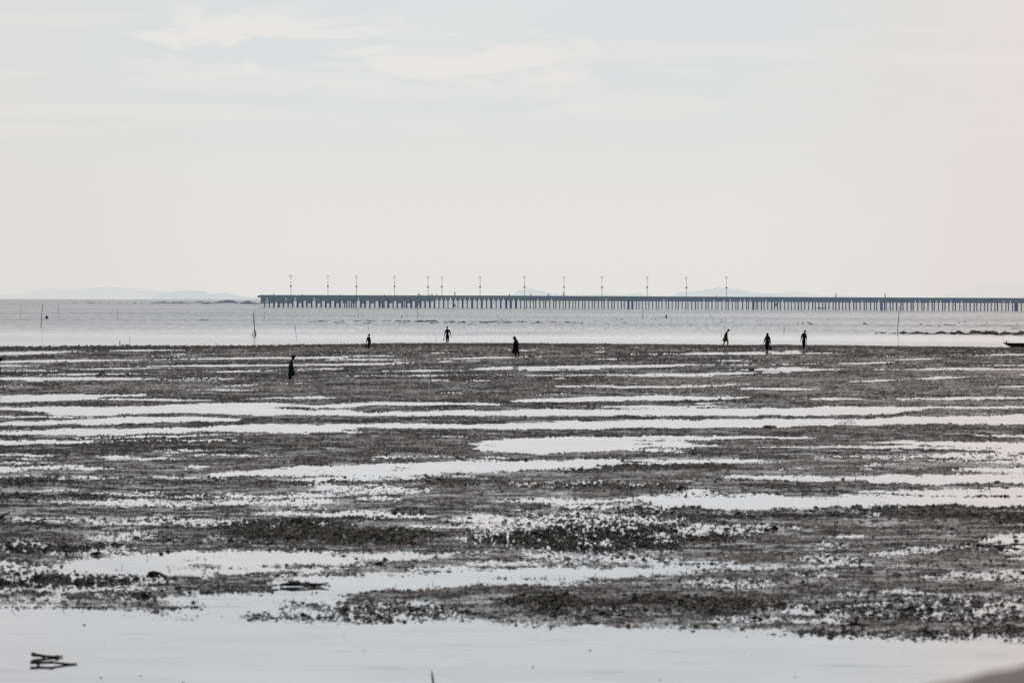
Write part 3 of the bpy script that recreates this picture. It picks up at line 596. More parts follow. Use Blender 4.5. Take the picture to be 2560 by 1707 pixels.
openings = {640: '172-233,165,205;258-313,207;348-395,165;440-487,207;522-577,165,548;605-660,207;690-745,165,720;785-835,207;875-918,165;950-1007,207;1038-1093,165,1070;1130-1182,207;1215-1263,165;1302-1348,207;1385-1435,165;1478-1522,207;1563-1592,165;1598-1617,207;1640-1657,207;1682-1700,165;1725-1742,165;1768-1785,207;1810-1825,207;1852-1910,165,1885;1945-1985,215;2025-2078,165;2108-2170,212;2197-2248,170;2292-2308,212',
 960: '15-57,170;103-155,207;183-228,170;262-315,207;357-368,170;387-398,170;433-478,207;523-566,170;617-648,212;690-738,172;772-823,172;862-910,170;943-1000,157,975;1022-1083,157,1052;1110-1165,157,1137;1185-1260,157,1223;1287-1352,158,1317;1368-1427,158,1398;1463-1517,158,1490;1540-1600,158,1570;1640-1703,158,1668;1725-1778,158,1750;1815-1873,158,1845;1895-1950,158,1922;1990-2050,158,2018;2072-2130,158,2100;2162-2225,158,2193;2268-2307,160',
 1280: '0-52,162,25;95-148,162,120;168-220;240-257;275-325;345-388;407-427;448-502,162,475;523-575;593-610;632-683;703-757,163,728;777-797;817-867;888-930;948-977;997-1043;1065-1110;1127-1160;1177-1217;1235-1287;1305-1330;1350-1402;1420-1465;1483-1510;1530-1575;1595-1640;1658-1680;1702-1757,166,1728;1778-1823;1843-1868;1888-1940;1957-2000;2020-2052;2072-2117;2160-2190;2232-2275;2295-2325;2340-2350',
 1600: '2-35;52-100;117-155;173-222;240-290;308-337;355-395;413-470,172,440;487-515;535-582;600-650;668-692;713-765;783-832;852-873;890-942;962-1008;1030-1057;1075-1128;1147-1202,175,1175;1222-1243;1262-1312;1332-1387,176,1360;1403-1427;1443-1497;1515-1570,176,1542;1588-1610;1632-1687,177,1660;1705-1752;1770-1790;1810-1873,178,1842;1895-1950,178,1921;1968-1985;2003-2060,180,2031;2103-2125;2143-2153;2175-2220;2243-2270;2292-2337,180,2316',
 1920: '5-55;78-108;130-165;187-215;240-293,182,268;313-360;380-422;440-487;505-545;570-603;623-665;688-737;757-810;832-860;880-925;947-995;1015-1043;1065-1108;1130-1187;1207-1235;1257-1295;1318-1362;1382-1422;1442-1485;1507-1565,190,1537;1588-1612;1633-1682;1703-1757,191,1730;1780-1803;1822-1875;1897-1947;1967-1988;2010-2060,193,2035;2110-2130;2153-2162;2183-2235;2257-2285;2307-2350',
 2240: '25-78;102-118;140-193;215-267;290-303;327-390,197,357;412-465,197,437;487-503;525-577;600-655,198,628;677-693;715-770,199,743;790-845,199,820;867-890;912-962;983-1037,200,1010;1057-1080;1103-1162;1182-1235,202,1208;1257-1280;1300-1350;1373-1425;1448-1475;1497-1547;1567-1617;1640-1675;1697-1740;1760-1807;1828-1853;1878-1935;1955-2010,206,1981;2030-2057;2078-2130,206,2105;2153-2175;2243-2293;2313-2365'}
OP = []; SL = []
for ox, t in openings.items():
    for q in t.split(';'):
        a = q.split(','); x0, x1 = [ox + float(z)/7.35 for z in a[0].split('-')]
        yt = None if len(a) < 2 else 730 + float(a[1])/7.35
        if yt is None: yt = float(np.interp((x0+x1)/2, [1100, 1280, 1600, 1920, 2240, 2560], [751.6, 752, 753.2, 754.8, 756.8, 758.2]))
        OP.append([x0, x1, yt])
        if len(a) > 2: SL.append((ox + float(a[2])/7.35, 1.4 if a[2] == '1223' else .55))
OP.sort(); SL.sort()
xx = OP[-1][1] + 3
while xx < 2720: OP.append([xx, xx + 6, 758.6]); xx += 9.3      # the pier carries on past the frame
HEAD_END = 1087
def ybot(px): return lvl(px) + pier_off(px) + .8
nodes = [(p, q) for p, q in zip([[0, 655, 0]] + OP, OP + [[2722, 0, 0]])]
piles = [(a[1], b[0]) for a, b in nodes]
piles[0] = (OP[0][0] - 3.2, OP[0][0])
head_piles = [p for p in piles if p[0] < HEAD_END]; run_piles = [p for p in piles if p[0] >= HEAD_END]
head = empty('jetty', at(875, 768, pier_Y(875)), 'wide haze-blue concrete pier head with deep beams at the seaward left end', 'pier')
run = empty('pier', at(1900, 774, pier_Y(1900)), 'long haze-blue concrete approach pier on closely spaced piles', 'pier')
def addp(mb, name, mat, par, **k):
    o = mb.build(name, mat, par); o.matrix_parent_inverse = Matrix.Translation(-par.location); return o
def make_piles(lst, par, individually):
    rest = MB(); n = len(lst)
    for i, (a, b) in enumerate(lst):
        if b - a < .5: continue
        back = (i % 2 == 1)
        dy = 4.2 if back else .3
        mb = MB(); k = max(1, int(round((b - a) / 4.2)))          # wide dark stretches are several piles side by side
        for j in range(k):
            x0 = a + (b - a) * j / k; x1 = a + (b - a) * (j + 1) / k + (0 if j == k-1 else -.0)
            tgt = rest if i < n - individually else MB()
            yt = 750.5
            Yf = pier_Y((x0+x1)/2) + dy
            p0 = at(x0, 760, Yf); p1 = at(x1, 760, Yf); zt = at((x0+x1)/2, ytop(x0) + 9, Yf).z; rr = (p1.x - p0.x) / 2; cx = (p0.x + p1.x) / 2
            ring = lambda z: [(cx + rr * math.cos(2*math.pi*q/10 + .314), Yf + rr * math.sin(2*math.pi*q/10 + .314), z) for q in range(10)]
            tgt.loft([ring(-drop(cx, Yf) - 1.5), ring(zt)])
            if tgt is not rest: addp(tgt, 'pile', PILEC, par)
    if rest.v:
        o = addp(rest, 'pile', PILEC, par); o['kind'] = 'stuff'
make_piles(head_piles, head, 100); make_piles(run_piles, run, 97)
# the deck and beams
def deck(par, xa, xb, step, par_rail_gaps):
    mb = MB(); x = xa
    while x < xb - .1:
        x2 = min(x + step, xb); pbox(mb, x, x2, lambda p: ytop(p) + .9, lambda p: ytop(p) + 6.3, -.3, 7.5); x = x2
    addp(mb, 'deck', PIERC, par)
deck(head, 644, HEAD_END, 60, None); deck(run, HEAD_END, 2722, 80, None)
# kerb blocks along the deck edge, with small gaps
gaps = {640: [175, 300, 372, 750, 945, 1550, 2088, 2320], 960: [45, 157, 275, 398, 512], 1280: [548, 745, 850, 1050, 1150, 1255, 1355, 1455, 1558]}
G = sorted(ox + v/7.35 for ox, l in gaps.items() for v in l)
def kerbs(par, xa, xb):
    e = [xa] + [g for g in G if xa < g < xb]
    while xb - e[-1] > 160: e.append(e[-1] + 120)
    e.append(xb)
    for a, b in zip(e[:-1], e[1:]):
        mb = MB(); n = max(1, int((b-a)/40)); 
        for i in range(n):
            x0 = a + .45 + (b-a-.9)*i/n; x1 = a + .45 + (b-a-.9)*(i+1)/n
            pbox(mb, x0, x1, lambda p: ytop(p) - .15, lambda p: ytop(p) + .9, -.35, .25)
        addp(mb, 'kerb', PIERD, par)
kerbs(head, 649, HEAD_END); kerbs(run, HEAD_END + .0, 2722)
mb = MB(); pbox(mb, 644.6, 651.5, 738.6, 741.8, -.8, 8); pbox(mb, 651.6, 663, lambda p: ytop(p) + 6.3, 758.8, .0, 7.2); addp(mb, 'end_wall', PIERC, head)
# cross beams: solid between slits, down to the top of the openings
def beams(par, xa, xb):
    sl = [q for q in SL if xa < q[0] < xb]; e = [xa] + [v for c, h_ in sl for v in (c - h_, c + h_)] + [xb]
    for a, b in zip(e[0::2], e[1::2]):
        mb = MB(); cuts = sorted([a, b] + [v for o_ in OP for v in o_[:2] if a < v < b])
        for u, v in zip(cuts[:-1], cuts[1:]):
            mid = (u + v) / 2; yb = None
            for o_ in OP:
                if o_[0] <= mid <= o_[1]: yb = o_[2]
            if yb is None:
                near = min(OP, key=lambda o_: min(abs(o_[0]-mid), abs(o_[1]-mid))); yb = near[2]
            if v - u > .02: pbox(mb, u, v, lambda p: ytop(p) + 6.3, yb, .05 + .02 * random.random(), 6.8)
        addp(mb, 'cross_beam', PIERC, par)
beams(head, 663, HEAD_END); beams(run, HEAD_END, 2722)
# bollards on the head
for i, (px, hh_) in enumerate(((684, 2.2), (755, 1.8), (850, 1.8), (960.5, 1.9), (889, 1.2))):
    Yb = pier_Y(px) + .8; base = at(px, ytop(px) + .2, pier_Y(px)); r = .28; h = hh_ / F * Yb
    mb = MB().tube([(px*0 + base.x, Yb, base.z - .1), (base.x, Yb, base.z + h*.6), (base.x, Yb, base.z + h*.65), (base.x, Yb, base.z + h)], [.2, .2, .36, .30], 8)
    addp(mb, 'bollard', PIERD, head)

# street lamps on the pier
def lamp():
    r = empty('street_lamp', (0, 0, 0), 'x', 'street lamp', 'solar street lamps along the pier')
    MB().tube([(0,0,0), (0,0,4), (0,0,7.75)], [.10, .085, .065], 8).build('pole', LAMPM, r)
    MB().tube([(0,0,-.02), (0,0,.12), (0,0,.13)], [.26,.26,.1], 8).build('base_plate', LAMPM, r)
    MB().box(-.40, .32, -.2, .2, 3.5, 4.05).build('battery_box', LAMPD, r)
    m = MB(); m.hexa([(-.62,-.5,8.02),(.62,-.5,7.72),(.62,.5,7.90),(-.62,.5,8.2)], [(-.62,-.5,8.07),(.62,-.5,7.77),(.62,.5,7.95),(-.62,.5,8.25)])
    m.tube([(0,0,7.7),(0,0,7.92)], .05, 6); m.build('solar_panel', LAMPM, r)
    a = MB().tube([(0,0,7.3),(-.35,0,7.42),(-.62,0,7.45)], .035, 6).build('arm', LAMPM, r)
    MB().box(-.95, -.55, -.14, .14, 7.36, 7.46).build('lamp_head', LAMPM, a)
    return r
def copy_tree(o, parent=None):
    c = o.copy(); C.objects.link(c)
    if parent: c.parent = parent
    for ch in list(o.children): copy_tree(ch, c)
    return c
LX = [(727.3, 688), (819.9, 689.5), (891.2, 690), (986.7, 690), (1070.2, 691.5), (1104.8, 690.5), (1200.5, 690.5), (1311.8, 691), (1410.3, 691.5), (1505, 692), (1618, 692), (1716.2, 692.5), (1816.3, 692)]
LB = ['first solar street lamp, nearest the seaward end of the pier head', 'second solar lamp from the seaward end of the pier head', 'third solar lamp from the pier end, just right of the second',
      'fourth solar lamp from the pier end, above the pier head', 'left lamp of the closely spaced pair of solar lamps', 'right lamp of the closely spaced pair of solar lamps',
      'solar lamp standing between the close pair and the dark-panelled lamp', 'solar lamp with the darkest top panel, in front of a pale hill', 'solar lamp with a standing person at its foot',
      'solar lamp next to the right of the one with a person at its foot', 'third solar lamp from the landward right end', 'second to last solar lamp toward the right', 'rightmost solar lamp, in front of the hazy hill']
p0 = lamp(); kids = None
for i, (px, yt) in enumerate(LX):
    r = p0 if i == 0 else copy_tree(p0)
    Yl = pier_Y(px) + 1.5; b = at(px, ytop(px) + .9, pier_Y(px)); t = at(px, yt, Yl)
    r.location = (t.x, Yl, b.z); s_ = (t.z - b.z) / 8.15; r.scale = (s_, s_, s_); r.rotation_euler = (0, random.uniform(-.008, .008), random.uniform(-.5, .3)); r['label'] = LB[i]

# ------------------------------------------------------------------ people
def skin_mesh(V, E, R, sub=1):
    m = bpy.data.meshes.new('tmp'); m.from_pydata(V, E, []); o = bpy.data.objects.new('tmp', m); C.objects.link(o)
    md = o.modifiers.new('s', 'SKIN'); md.use_smooth_shade = True; o.modifiers.new('u', 'SUBSURF').render_levels = sub; o.modifiers['u'].levels = sub
    for i, r in enumerate(R): o.data.skin_vertices[0].data[i].radius = r if isinstance(r, tuple) else (r, r)
    o.data.skin_vertices[0].data[0].use_root = True
    dg = bpy.context.evaluated_depsgraph_get(); e = o.evaluated_get(dg); me = e.to_mesh()
    vs = [tuple(v.co) for v in me.vertices]; fs = [tuple(p.vertices) for p in me.polygons]
    e.to_mesh_clear(); bpy.data.objects.remove(o); bpy.data.meshes.remove(m); return vs, fs
def lerp(a, b, t): return Vector(a).lerp(Vector(b), t)
def person(label, loc, J, face=(0,1,0), scale=1.0, mats=None, clothes=(), hair='hair', fingers=True, legs=True, group=None, width=1.0, name='person'):
    """J: joints in metres, local frame (x to the right in the photo, y away, z up)."""
    root = empty(name, loc, label, 'person', group)
    sk = mats.get('skin', SKIN)
    V, E, R = [], [], []
    def v(p, r): V.append(tuple(p)); R.append(r); return len(V) - 1
    def e(a, b): E.append((a, b))
    pel, che, nec, hd = [Vector(J[k]) for k in ('pelvis', 'chest', 'neck', 'head')]
    w = width * 1.2
    a = v(pel, (.115*w, .10*w)); b = v(lerp(pel, che, .5), (.105*w, .09*w)); c = v(che, (.125*w, .10*w)); d = v(nec, .068); h = v(lerp(nec, hd, .55), .062)
    e(a, b); e(b, c); e(c, d); e(d, h)
    for s_ in ('l', 'r'):
        sh, elb, ha = Vector(J['sh_'+s_]), Vector(J['el_'+s_]), Vector(J['ha_'+s_])
        i1 = v(sh, .070); i2 = v(lerp(sh, elb, .5), .060); i3 = v(elb, .052); i4 = v(lerp(elb, ha, .5), .046); i5 = v(ha, .028)
        e(c, i1); e(i1, i2); e(i2, i3); e(i3, i4); e(i4, i5)
        dr = (ha - elb).normalized(); pm = v(ha + dr * .045, (.038, .018)); e(i5, pm)
        if fingers:
            side = dr.cross(Vector((1,0,0)) if abs(dr.x) < .8 else Vector((0,0,1))).normalized(); nrm = dr.cross(side).normalized()
            for k, (o_, ln) in enumerate(((-.028,.065),(-.010,.078),(.010,.072),(.027,.055))):
                p1 = v(ha + dr*.085 + side*o_, .0095); p2 = v(ha + dr*(.085+ln*.55) + side*o_*1.15 + nrm*.008, .0085); p3 = v(ha + dr*(.085+ln) + side*o_*1.2 + nrm*.022, .0075)
                e(pm, p1); e(p1, p2); e(p2, p3)
            t1 = v(ha + dr*.04 - side*.045, .011); t2 = v(ha + dr*.075 - side*.062 + nrm*.01, .0095); e(pm, t1); e(t1, t2)
        if legs:
            hp, kn, an, to = [Vector(J[q+s_]) for q in ('hip_', 'kn_', 'an_', 'to_')]
            j1 = v(hp, .085*w); j2 = v(lerp(hp, kn, .5), .084); j3 = v(kn, .070); j4 = v(lerp(kn, an, .35), .074); j5 = v(an, .048); j6 = v(to, (.032, .022))
            e(a, j1); e(j1, j2); e(j2, j3); e(j3, j4); e(j4, j5); e(j5, j6)
    vs, fs = skin_mesh(V, E, R)
    mb = MB().add(vs, fs)
    # head with brow, nose, chin, ears
    f = Vector(face).normalized(); upv = (hd - nec).normalized(); sd_ = f.cross(upv).normalized()
    hb = MB(); hb.blob((0,0,0), (.075, .094, .112), 14, 10)
    hv = []
    for q in hb.v:
        x_, y_, z_ = [c_*1.1 for c_ in q]; jaw = max(0, -z_/.112); x_ *= 1 - .25*jaw; y_ = y_*(1-.12*jaw) + .018*jaw*(1 if y_ > -.02 else .3)
        hv.append(hd + sd_*x_ + f*y_ + upv*z_)
    mb.add(hv, hb.f)
    nb = MB().blob((0,.100,-.012), (.013,.018,.022), 6, 4).blob((.077,.0,-.005), (.01,.018,.03), 6, 4).blob((-.077,.0,-.005), (.01,.018,.03), 6, 4).blob((0,.088,-.058),(.024,.010,.008),6,4).blob((.03,.086,.012),(.012,.008,.007),6,4).blob((-.03,.086,.012),(.012,.008,.007),6,4)
    mb.add([hd + sd_*q[0] + f*q[1] + upv*q[2] for q in nb.v], nb.f)
    mb.build('body', sk, root, True)
    def hp_(pts, name, mat): # head-space blobs
        q = MB()
        for (c_, r_) in pts: q.blob(c_, r_, 12, 8)
        return MB().add([hd + sd_*p[0] + f*p[1] + upv*p[2] for p in q.v], q.f).build(name, mat, root, True)
    if hair == 'hair': hp_([((0,-.014,.024), (.095,.104,.116))], 'hair', mats.get('hair', HAIR))
    elif hair == 'cap':
        o = hp_([((0,-.006,.035), (.104,.118,.106))], 'cap', mats['hair'])
        m2 = MB().blob((0,-.125,.0), (.075,.075,.012), 12, 6); MB().add([hd + sd_*p[0] + f*p[1] + upv*(p[2]-.02 - max(0,-p[1]-.1)*.5) for p in m2.v], m2.f).build('brim', mats['hair'], o, True)
    elif hair == 'hood':
        rings = []
        n = 14
        for t_, rx, ry, oy in ((-.23,.135,.125,-.03),(-.17,.11,.11,-.025),(-.10,.098,.108,-.015),(-.02,.105,.12,-.012),(.06,.10,.115,-.015),(.12,.07,.08,-.03),(.165,.025,.03,-.05)):
            rings.append([hd + upv*t_ + sd_*(math.cos(2*math.pi*k/n)*rx) + f*(math.sin(2*math.pi*k/n)*ry + oy) for k in range(n)])
        MB().loft(rings).build('hood', mats['hair'], root, True)
    elif hair == 'scarf':
        rings = []
        n = 14
        for t_, rx, ry, oy in ((-.34,.20,.14,-.01),(-.24,.165,.125,-.01),(-.16,.11,.105,-.02),(-.08,.098,.108,-.015),(.02,.108,.12,-.012),(.09,.085,.10,-.015),(.128,.04,.05,-.02)):
            rings.append([hd + upv*t_ + sd_*(math.cos(2*math.pi*k/n)*rx) + f*(math.sin(2*math.pi*k/n)*ry + oy) for k in range(n)])
        MB().loft(rings).build('headscarf', mats['hair'], root, True)
    for cl_ in clothes:
        if cl_[0] == 'shirt':
            _, nm, mt, sleeve, hem, g_ = cl_
            V, E, R = [], [], []
            dn = (pel - che).normalized()
            a = v(pel + dn*hem, (.145*w*g_, .115*w*g_)); b = v(lerp(pel, che, .5), (.145*w*g_, .115*w*g_)); c = v(che, (.142*w*g_, .115*w*g_)); d = v(lerp(che, nec, .8), (.075, .07))
            e(a, b); e(b, c); e(c, d)
            for s_ in ('l', 'r'):
                sh, elb, ha = Vector(J['sh_'+s_]), Vector(J['el_'+s_]), Vector(J['ha_'+s_])
                i1 = v(sh, .086); i2 = v(lerp(sh, elb, min(1, sleeve)), .072); e(c, i1); e(i1, i2)
                if sleeve > 1: i3 = v(lerp(elb, ha, sleeve - 1), .056); e(i2, i3)
            vs, fs = skin_mesh(V, E, R); MB().add(vs, fs).build(nm, mt, root, True)
        elif cl_[0] == 'legs':
            _, nm, mt, ln, fl = cl_
            V, E, R = [], [], []
            a = v(pel, (.132*w, .112*w)); top_ = v(lerp(pel, che, .3), (.118*w, .10*w)); e(a, top_)
            for s_ in ('l', 'r'):
                hp, kn, an = [Vector(J[q+s_]) for q in ('hip_', 'kn_', 'an_')]
                j1 = v(hp, .102*w); e(a, j1); j2 = v(lerp(hp, kn, min(1, ln)), .108*fl); e(j1, j2)
                if ln > 1: j3 = v(lerp(kn, an, ln - 1), .085*fl); e(j2, j3)
            vs, fs = skin_mesh(V, E, R); MB().add(vs, fs).build(nm, mt, root, True)
        elif cl_[0] == 'skirt':
            _, nm, mt, rings_ = cl_       # (x, y, z, rx, ry)
            n = 18; rr = []
            for k2, (x_, y_, z_, rx, ry) in enumerate(rings_):
                fo = .06 * k2 / len(rings_)
                rr.append([(x_ + math.cos(2*math.pi*k/n)*rx*(1+fo*math.sin(k*2.6)), y_ + math.sin(2*math.pi*k/n)*ry*(1+fo*math.cos(k*1.9)), z_ + (random.uniform(-.01,.01) if k2 == len(rings_)-1 else 0)) for k in range(n)])
            MB().loft(rr).build(nm, mt, root, True)
    root.scale = (scale,) * 3
    return root
def frame(ox, oy, sc, cx, fy):
    """local joint frame from a zoomed crop: returns converter and world location; cx, fy photo pixels of the feet"""
    Yg = ground_y(cx, fy); ppm = F / Yg; loc = at(cx, fy, Yg)
    def q(zx, zy, y=0.0): return Vector(((ox + zx/sc - cx) / ppm, y, (fy - (oy + zy/sc)) / ppm))
    return q, loc, ppm
def bag(name, label, cat, loc, pts, mat, strap=None, smat=None):
    r = empty(name, loc, label, cat); n = 14
    rings = []
    for (x, y, z, rx, ry) in pts: rings.append([(x + math.cos(2*math.pi*k/n)*rx, y + math.sin(2*math.pi*k/n)*ry*(1 + .08*math.sin(k*3)), z) for k in range(n)])
    MB().loft(rings).build('sack', mat, r, True)
    if strap: MB().tube(strap, .012, 6).build('handle', smat or mat, r)
    return r
def cloth(nm, c): return simple(nm, c, .9, .3, 6)
# 1: walker with a blue bag (left of centre, nearest)
q, loc, ppm = frame(690, 875, 17.42, 725.5, 948.5)
J = dict(pelvis=q(640,850), chest=q(650,590), neck=q(690,450), head=q(748,305), sh_l=q(650,500,-.14), el_l=q(690,700,-.17), ha_l=q(755,850,-.15), sh_r=q(660,500,.14), el_r=q(700,700,.15), ha_r=q(770,860,.1),
         hip_l=q(630,890,-.07), kn_l=q(640,1080,-.07), an_l=q(600,1290,-.06), to_l=q(660,1310,-.06), hip_r=q(630,890,.07), kn_r=q(600,1080,.07), an_r=q(570,1240,.1), to_r=q(600,1262,.1))
person('person in a dark cap and faded red-hemmed shirt walking right with a blue bag', loc, J, (1,0,-.25), mats={'hair': cloth('navy_cap', (.010,.010,.018))}, hair='cap', width=1.15,
       clothes=[('shirt', 'shirt', cloth('grey_shirt', (.05,.04,.05)), .95, -.02, .92), ('skirt', 'shirt_hem', cloth('maroon_hem', (.07,.008,.008)), [(q(645,0).x,0,q(0,745).z,.125,.135),(q(648,0).x,0,q(0,815).z,.13,.14),(q(645,0).x,0,q(0,885).z,.128,.14)]),
                ('legs', 'trousers', cloth('dark_trousers', (.008,.012,.013)), 1.85, 1.0)])
bq = lambda zx, zy, hw, ry: (q(zx,0).x, -.2, q(0,zy).z, hw/17.42/ppm, ry)
bag('carry_bag', 'large dark blue bag carried by the person in the cap', 'bag', loc, [bq(745,880,45,.04), bq(735,930,90,.07), bq(730,1000,120,.1), bq(715,1080,105,.1), bq(680,1130,60,.06)], cloth('blue_sack', (.004,.035,.060)),
    [q(755,860,-.2), q(720,890,-.2), q(700,930,-.2)])
# 2: child
q, loc, ppm = frame(890, 805, 22.4, 921.8, 871.8)
J = dict(pelvis=q(730,1190), chest=q(710,980), neck=q(725,820), head=q(730,735), sh_l=q(640,880), el_l=q(605,1030,-.02), ha_l=q(568,1170,-.04), sh_r=q(775,880), el_r=q(805,1040,.0), ha_r=q(822,1170,-.02),
         hip_l=q(705,1220), kn_l=q(705,1360), an_l=q(705,1475), to_l=q(695,1490,.1), hip_r=q(760,1220), kn_r=q(765,1340,-.1), an_r=q(755,1450,-.1), to_r=q(750,1475,0))
person('child with bare dark back and red shorts walking away at the water edge', loc, J, (0,1,0), mats={}, width=.82, clothes=[('shirt','vest',cloth('dark_teal_vest',(.009,.015,.017)),.25,-.02,.85),('legs','shorts',cloth('red_shorts',(.07,.010,.010)),.85,.75)])
bag('plastic_bag', 'pale grey plastic bag held beside the child in red shorts', 'bag', loc, [(q(575,0).x,-.06,q(0,1215).z,.02,.02),(q(575,0).x,-.06,q(0,1290).z,.07,.05),(q(572,0).x,-.06,q(0,1370).z,.11,.07),(q(565,0).x,-.06,q(0,1440).z,.08,.06)], simple('grey_plastic', (.10,.11,.105), .4), [q(568,1190,-.05), q(572,1230,-.06)])
# 3: man walking away
q, loc, ppm = frame(1090, 805, 26.13, 1118.4, 858)
J = dict(pelvis=q(745,880), chest=q(735,600), neck=q(732,450), head=q(730,360), sh_l=q(645,530), el_l=q(585,740), ha_l=q(535,910), sh_r=q(860,530), el_r=q(935,720), ha_r=q(990,910),
         hip_l=q(700,930), kn_l=q(690,1130), an_l=q(708,1340), to_l=q(700,1365,.12), hip_r=q(800,930), kn_r=q(800,1130), an_r=q(785,1340), to_r=q(790,1365,.12))
person('man in blue checked shirt and knee shorts walking away with a small bag', loc, J, (0,1,0), mats={}, clothes=[('shirt','shirt',simple('checked_shirt',(.022,.025,.04),.9,.9,9),.8,.04,1.0),('legs','shorts',cloth('navy_shorts',(.010,.012,.018)),.98,1.05)])
bag('pouch', 'small black bag hanging from the hand of the man in knee shorts', 'bag', loc, [(q(518,0).x,0,q(0,1015).z,.015,.02),(q(515,0).x,0,q(0,1100).z,.045,.04),(q(512,0).x,0,q(0,1180).z,.058,.05),(q(515,0).x,0,q(0,1208).z,.03,.03)], DARK, [q(530,930), q(520,1020)])
# 4: hooded figure
q, loc, ppm = frame(1260, 830, 22.4, 1291.5, 894)
J = dict(pelvis=q(690,880), chest=q(680,600), neck=q(630,450), head=q(580,350), sh_l=q(590,540,-.1), el_l=q(560,740,-.1), ha_l=q(555,920,-.1), sh_r=q(740,530,.1), el_r=q(790,690,.05), ha_r=q(750,830,-.1),
         hip_l=q(655,930), kn_l=q(650,1150), an_l=q(650,1395), to_l=q(625,1420,-.05), hip_r=q(750,930), kn_r=q(800,1160), an_r=q(830,1400,.05), to_r=q(815,1430,0))
MAR = cloth('maroon_hoodie', (.045,.006,.012))
person('person in a pointed dark hood and maroon top with long dark trousers', loc, J, (-1,.2,-.35), mats={'hair': MAR}, hair='hood', width=1.12,
       clothes=[('shirt','hoodie',MAR,1.7,.02,1.02),('legs','trousers',DARK,1.55,.85)])
bag('sack', 'long black sack hanging at the side of the hooded figure', 'bag', loc, [(q(575,0).x,-.16,q(0,640).z,.07,.05),(q(570,0).x,-.16,q(0,850).z,.10,.07),(q(565,0).x,-.16,q(0,1020).z,.135,.09),(q(550,0).x,-.16,q(0,1150).z,.165,.10),(q(560,0).x,-.16,q(0,1195).z,.14,.08)], cloth('black_sack',(.006,.007,.010)), [q(600,560,-.15), q(580,650,-.16)])
# 5: bent forward, yellow
q, loc, ppm = frame(1790, 815, 26.13, 1813, 865.8)
J = dict(pelvis=q(620,780), chest=q(640,500), neck=q(725,375), head=q(805,280), sh_l=q(680,450,-.15), el_l=q(640,640,-.17), ha_l=q(560,760,-.1), sh_r=q(680,450,.15), el_r=q(640,640,.17), ha_r=q(540,770,.1),
         hip_l=q(600,860,-.07), kn_l=q(560,1040,-.07), an_l=q(455,1260,-.07), to_l=q(430,1310,-.07), hip_r=q(680,860,.07), kn_r=q(780,1040,.07), an_r=q(765,1290,.07), to_r=q(800,1325,.07))
YEL = simple('yellow_cloth', (.26,.20,.014), .9, .3, 7)
person('barefoot person in yellow bent forward with hands clasped behind the back', loc, J, (.8,0,-.6), mats={}, width=1.35, clothes=[('shirt','shirt',cloth('olive_shirt',(.020,.018,.011)),.9,-.08,.98),
       ('skirt','shorts',YEL,[(q(655,0).x,0,q(0,600).z,.12,.13),(q(655,0).x,0,q(0,720).z,.15,.15),(q(645,0).x,0,q(0,840).z,.19,.17),(q(645,0).x,0,q(0,1000).z,.245,.19)])])
bag('shoulder_bag', 'black bag hanging behind the bent person in yellow', 'bag', loc, [(q(495,0).x,0,q(0,760).z,.03,.06),(q(475,0).x,0,q(0,860).z,.045,.10),(q(465,0).x,0,q(0,960).z,.055,.11),(q(465,0).x,0,q(0,1003).z,.045,.09)], DARK, [q(545,770,.0), q(500,765,0)])
# 6: woman with a bucket
q, loc, ppm = frame(1890, 820, 15.68, 1918.5, 878)
J = dict(pelvis=q(440,580), chest=q(450,410), neck=q(447,300), head=q(447,245), sh_l=q(385,350), el_l=q(345,480), ha_l=q(300,575), sh_r=q(520,350), el_r=q(548,490), ha_r=q(557,610),
         hip_l=q(410,620), kn_l=q(410,740,.08), an_l=q(415,870,.2), to_l=q(395,900,.1), hip_r=q(470,620), kn_r=q(455,760,-.1), an_r=q(457,890), to_r=q(455,905,-.12))
person('woman in a headscarf and long navy tunic walking forward with a bucket', loc, J, (0,-1,-.1), mats={'hair': cloth('grey_scarf', (.022,.019,.020))}, hair='scarf', clothes=[('shirt','blouse',cloth('navy_blouse',(.009,.010,.014)),1.8,.03,1.02),
       ('skirt','tunic_skirt',cloth('blue_skirt',(.010,.012,.05)),[(q(450,0).x,0,q(0,510).z,.17,.14),(q(435,0).x,0,q(0,610).z,.19,.16),(q(425,0).x,0,q(0,700).z,.205,.17),(q(415,0).x,.02,q(0,735).z,.19,.16)]),('legs','leggings',DARK,1.75,.8)])
b = empty('bucket', loc, 'black plastic bucket carried by the woman in the headscarf', 'bucket')
cxb = q(566,0).x; zt, zb = q(0,716).z, q(0,845).z; n = 20
ring = lambda z, r: [(cxb + math.cos(2*math.pi*k/n)*r, -.05 + math.sin(2*math.pi*k/n)*r, z) for k in range(n)]
MB().loft([ring(zb, .095), ring(zt, .13), ring(zt, .12), ring(zb + .01, .088)]).build('tub', cloth('black_plastic', (.012,.012,.012)), b, True)
MB().loft([ring(zt - .015, .137), ring(zt + .006, .137)], ).build('rim', DARK, b, True)
MB().tube([(cxb - .13, -.05, zt), (cxb - .09, -.05, zt + .09), (q(557,0).x, -.05, q(0,655).z), (cxb + .08, -.05, zt + .09), (cxb + .13, -.05, zt)], .005, 5).build('handle', LAMPM, b)
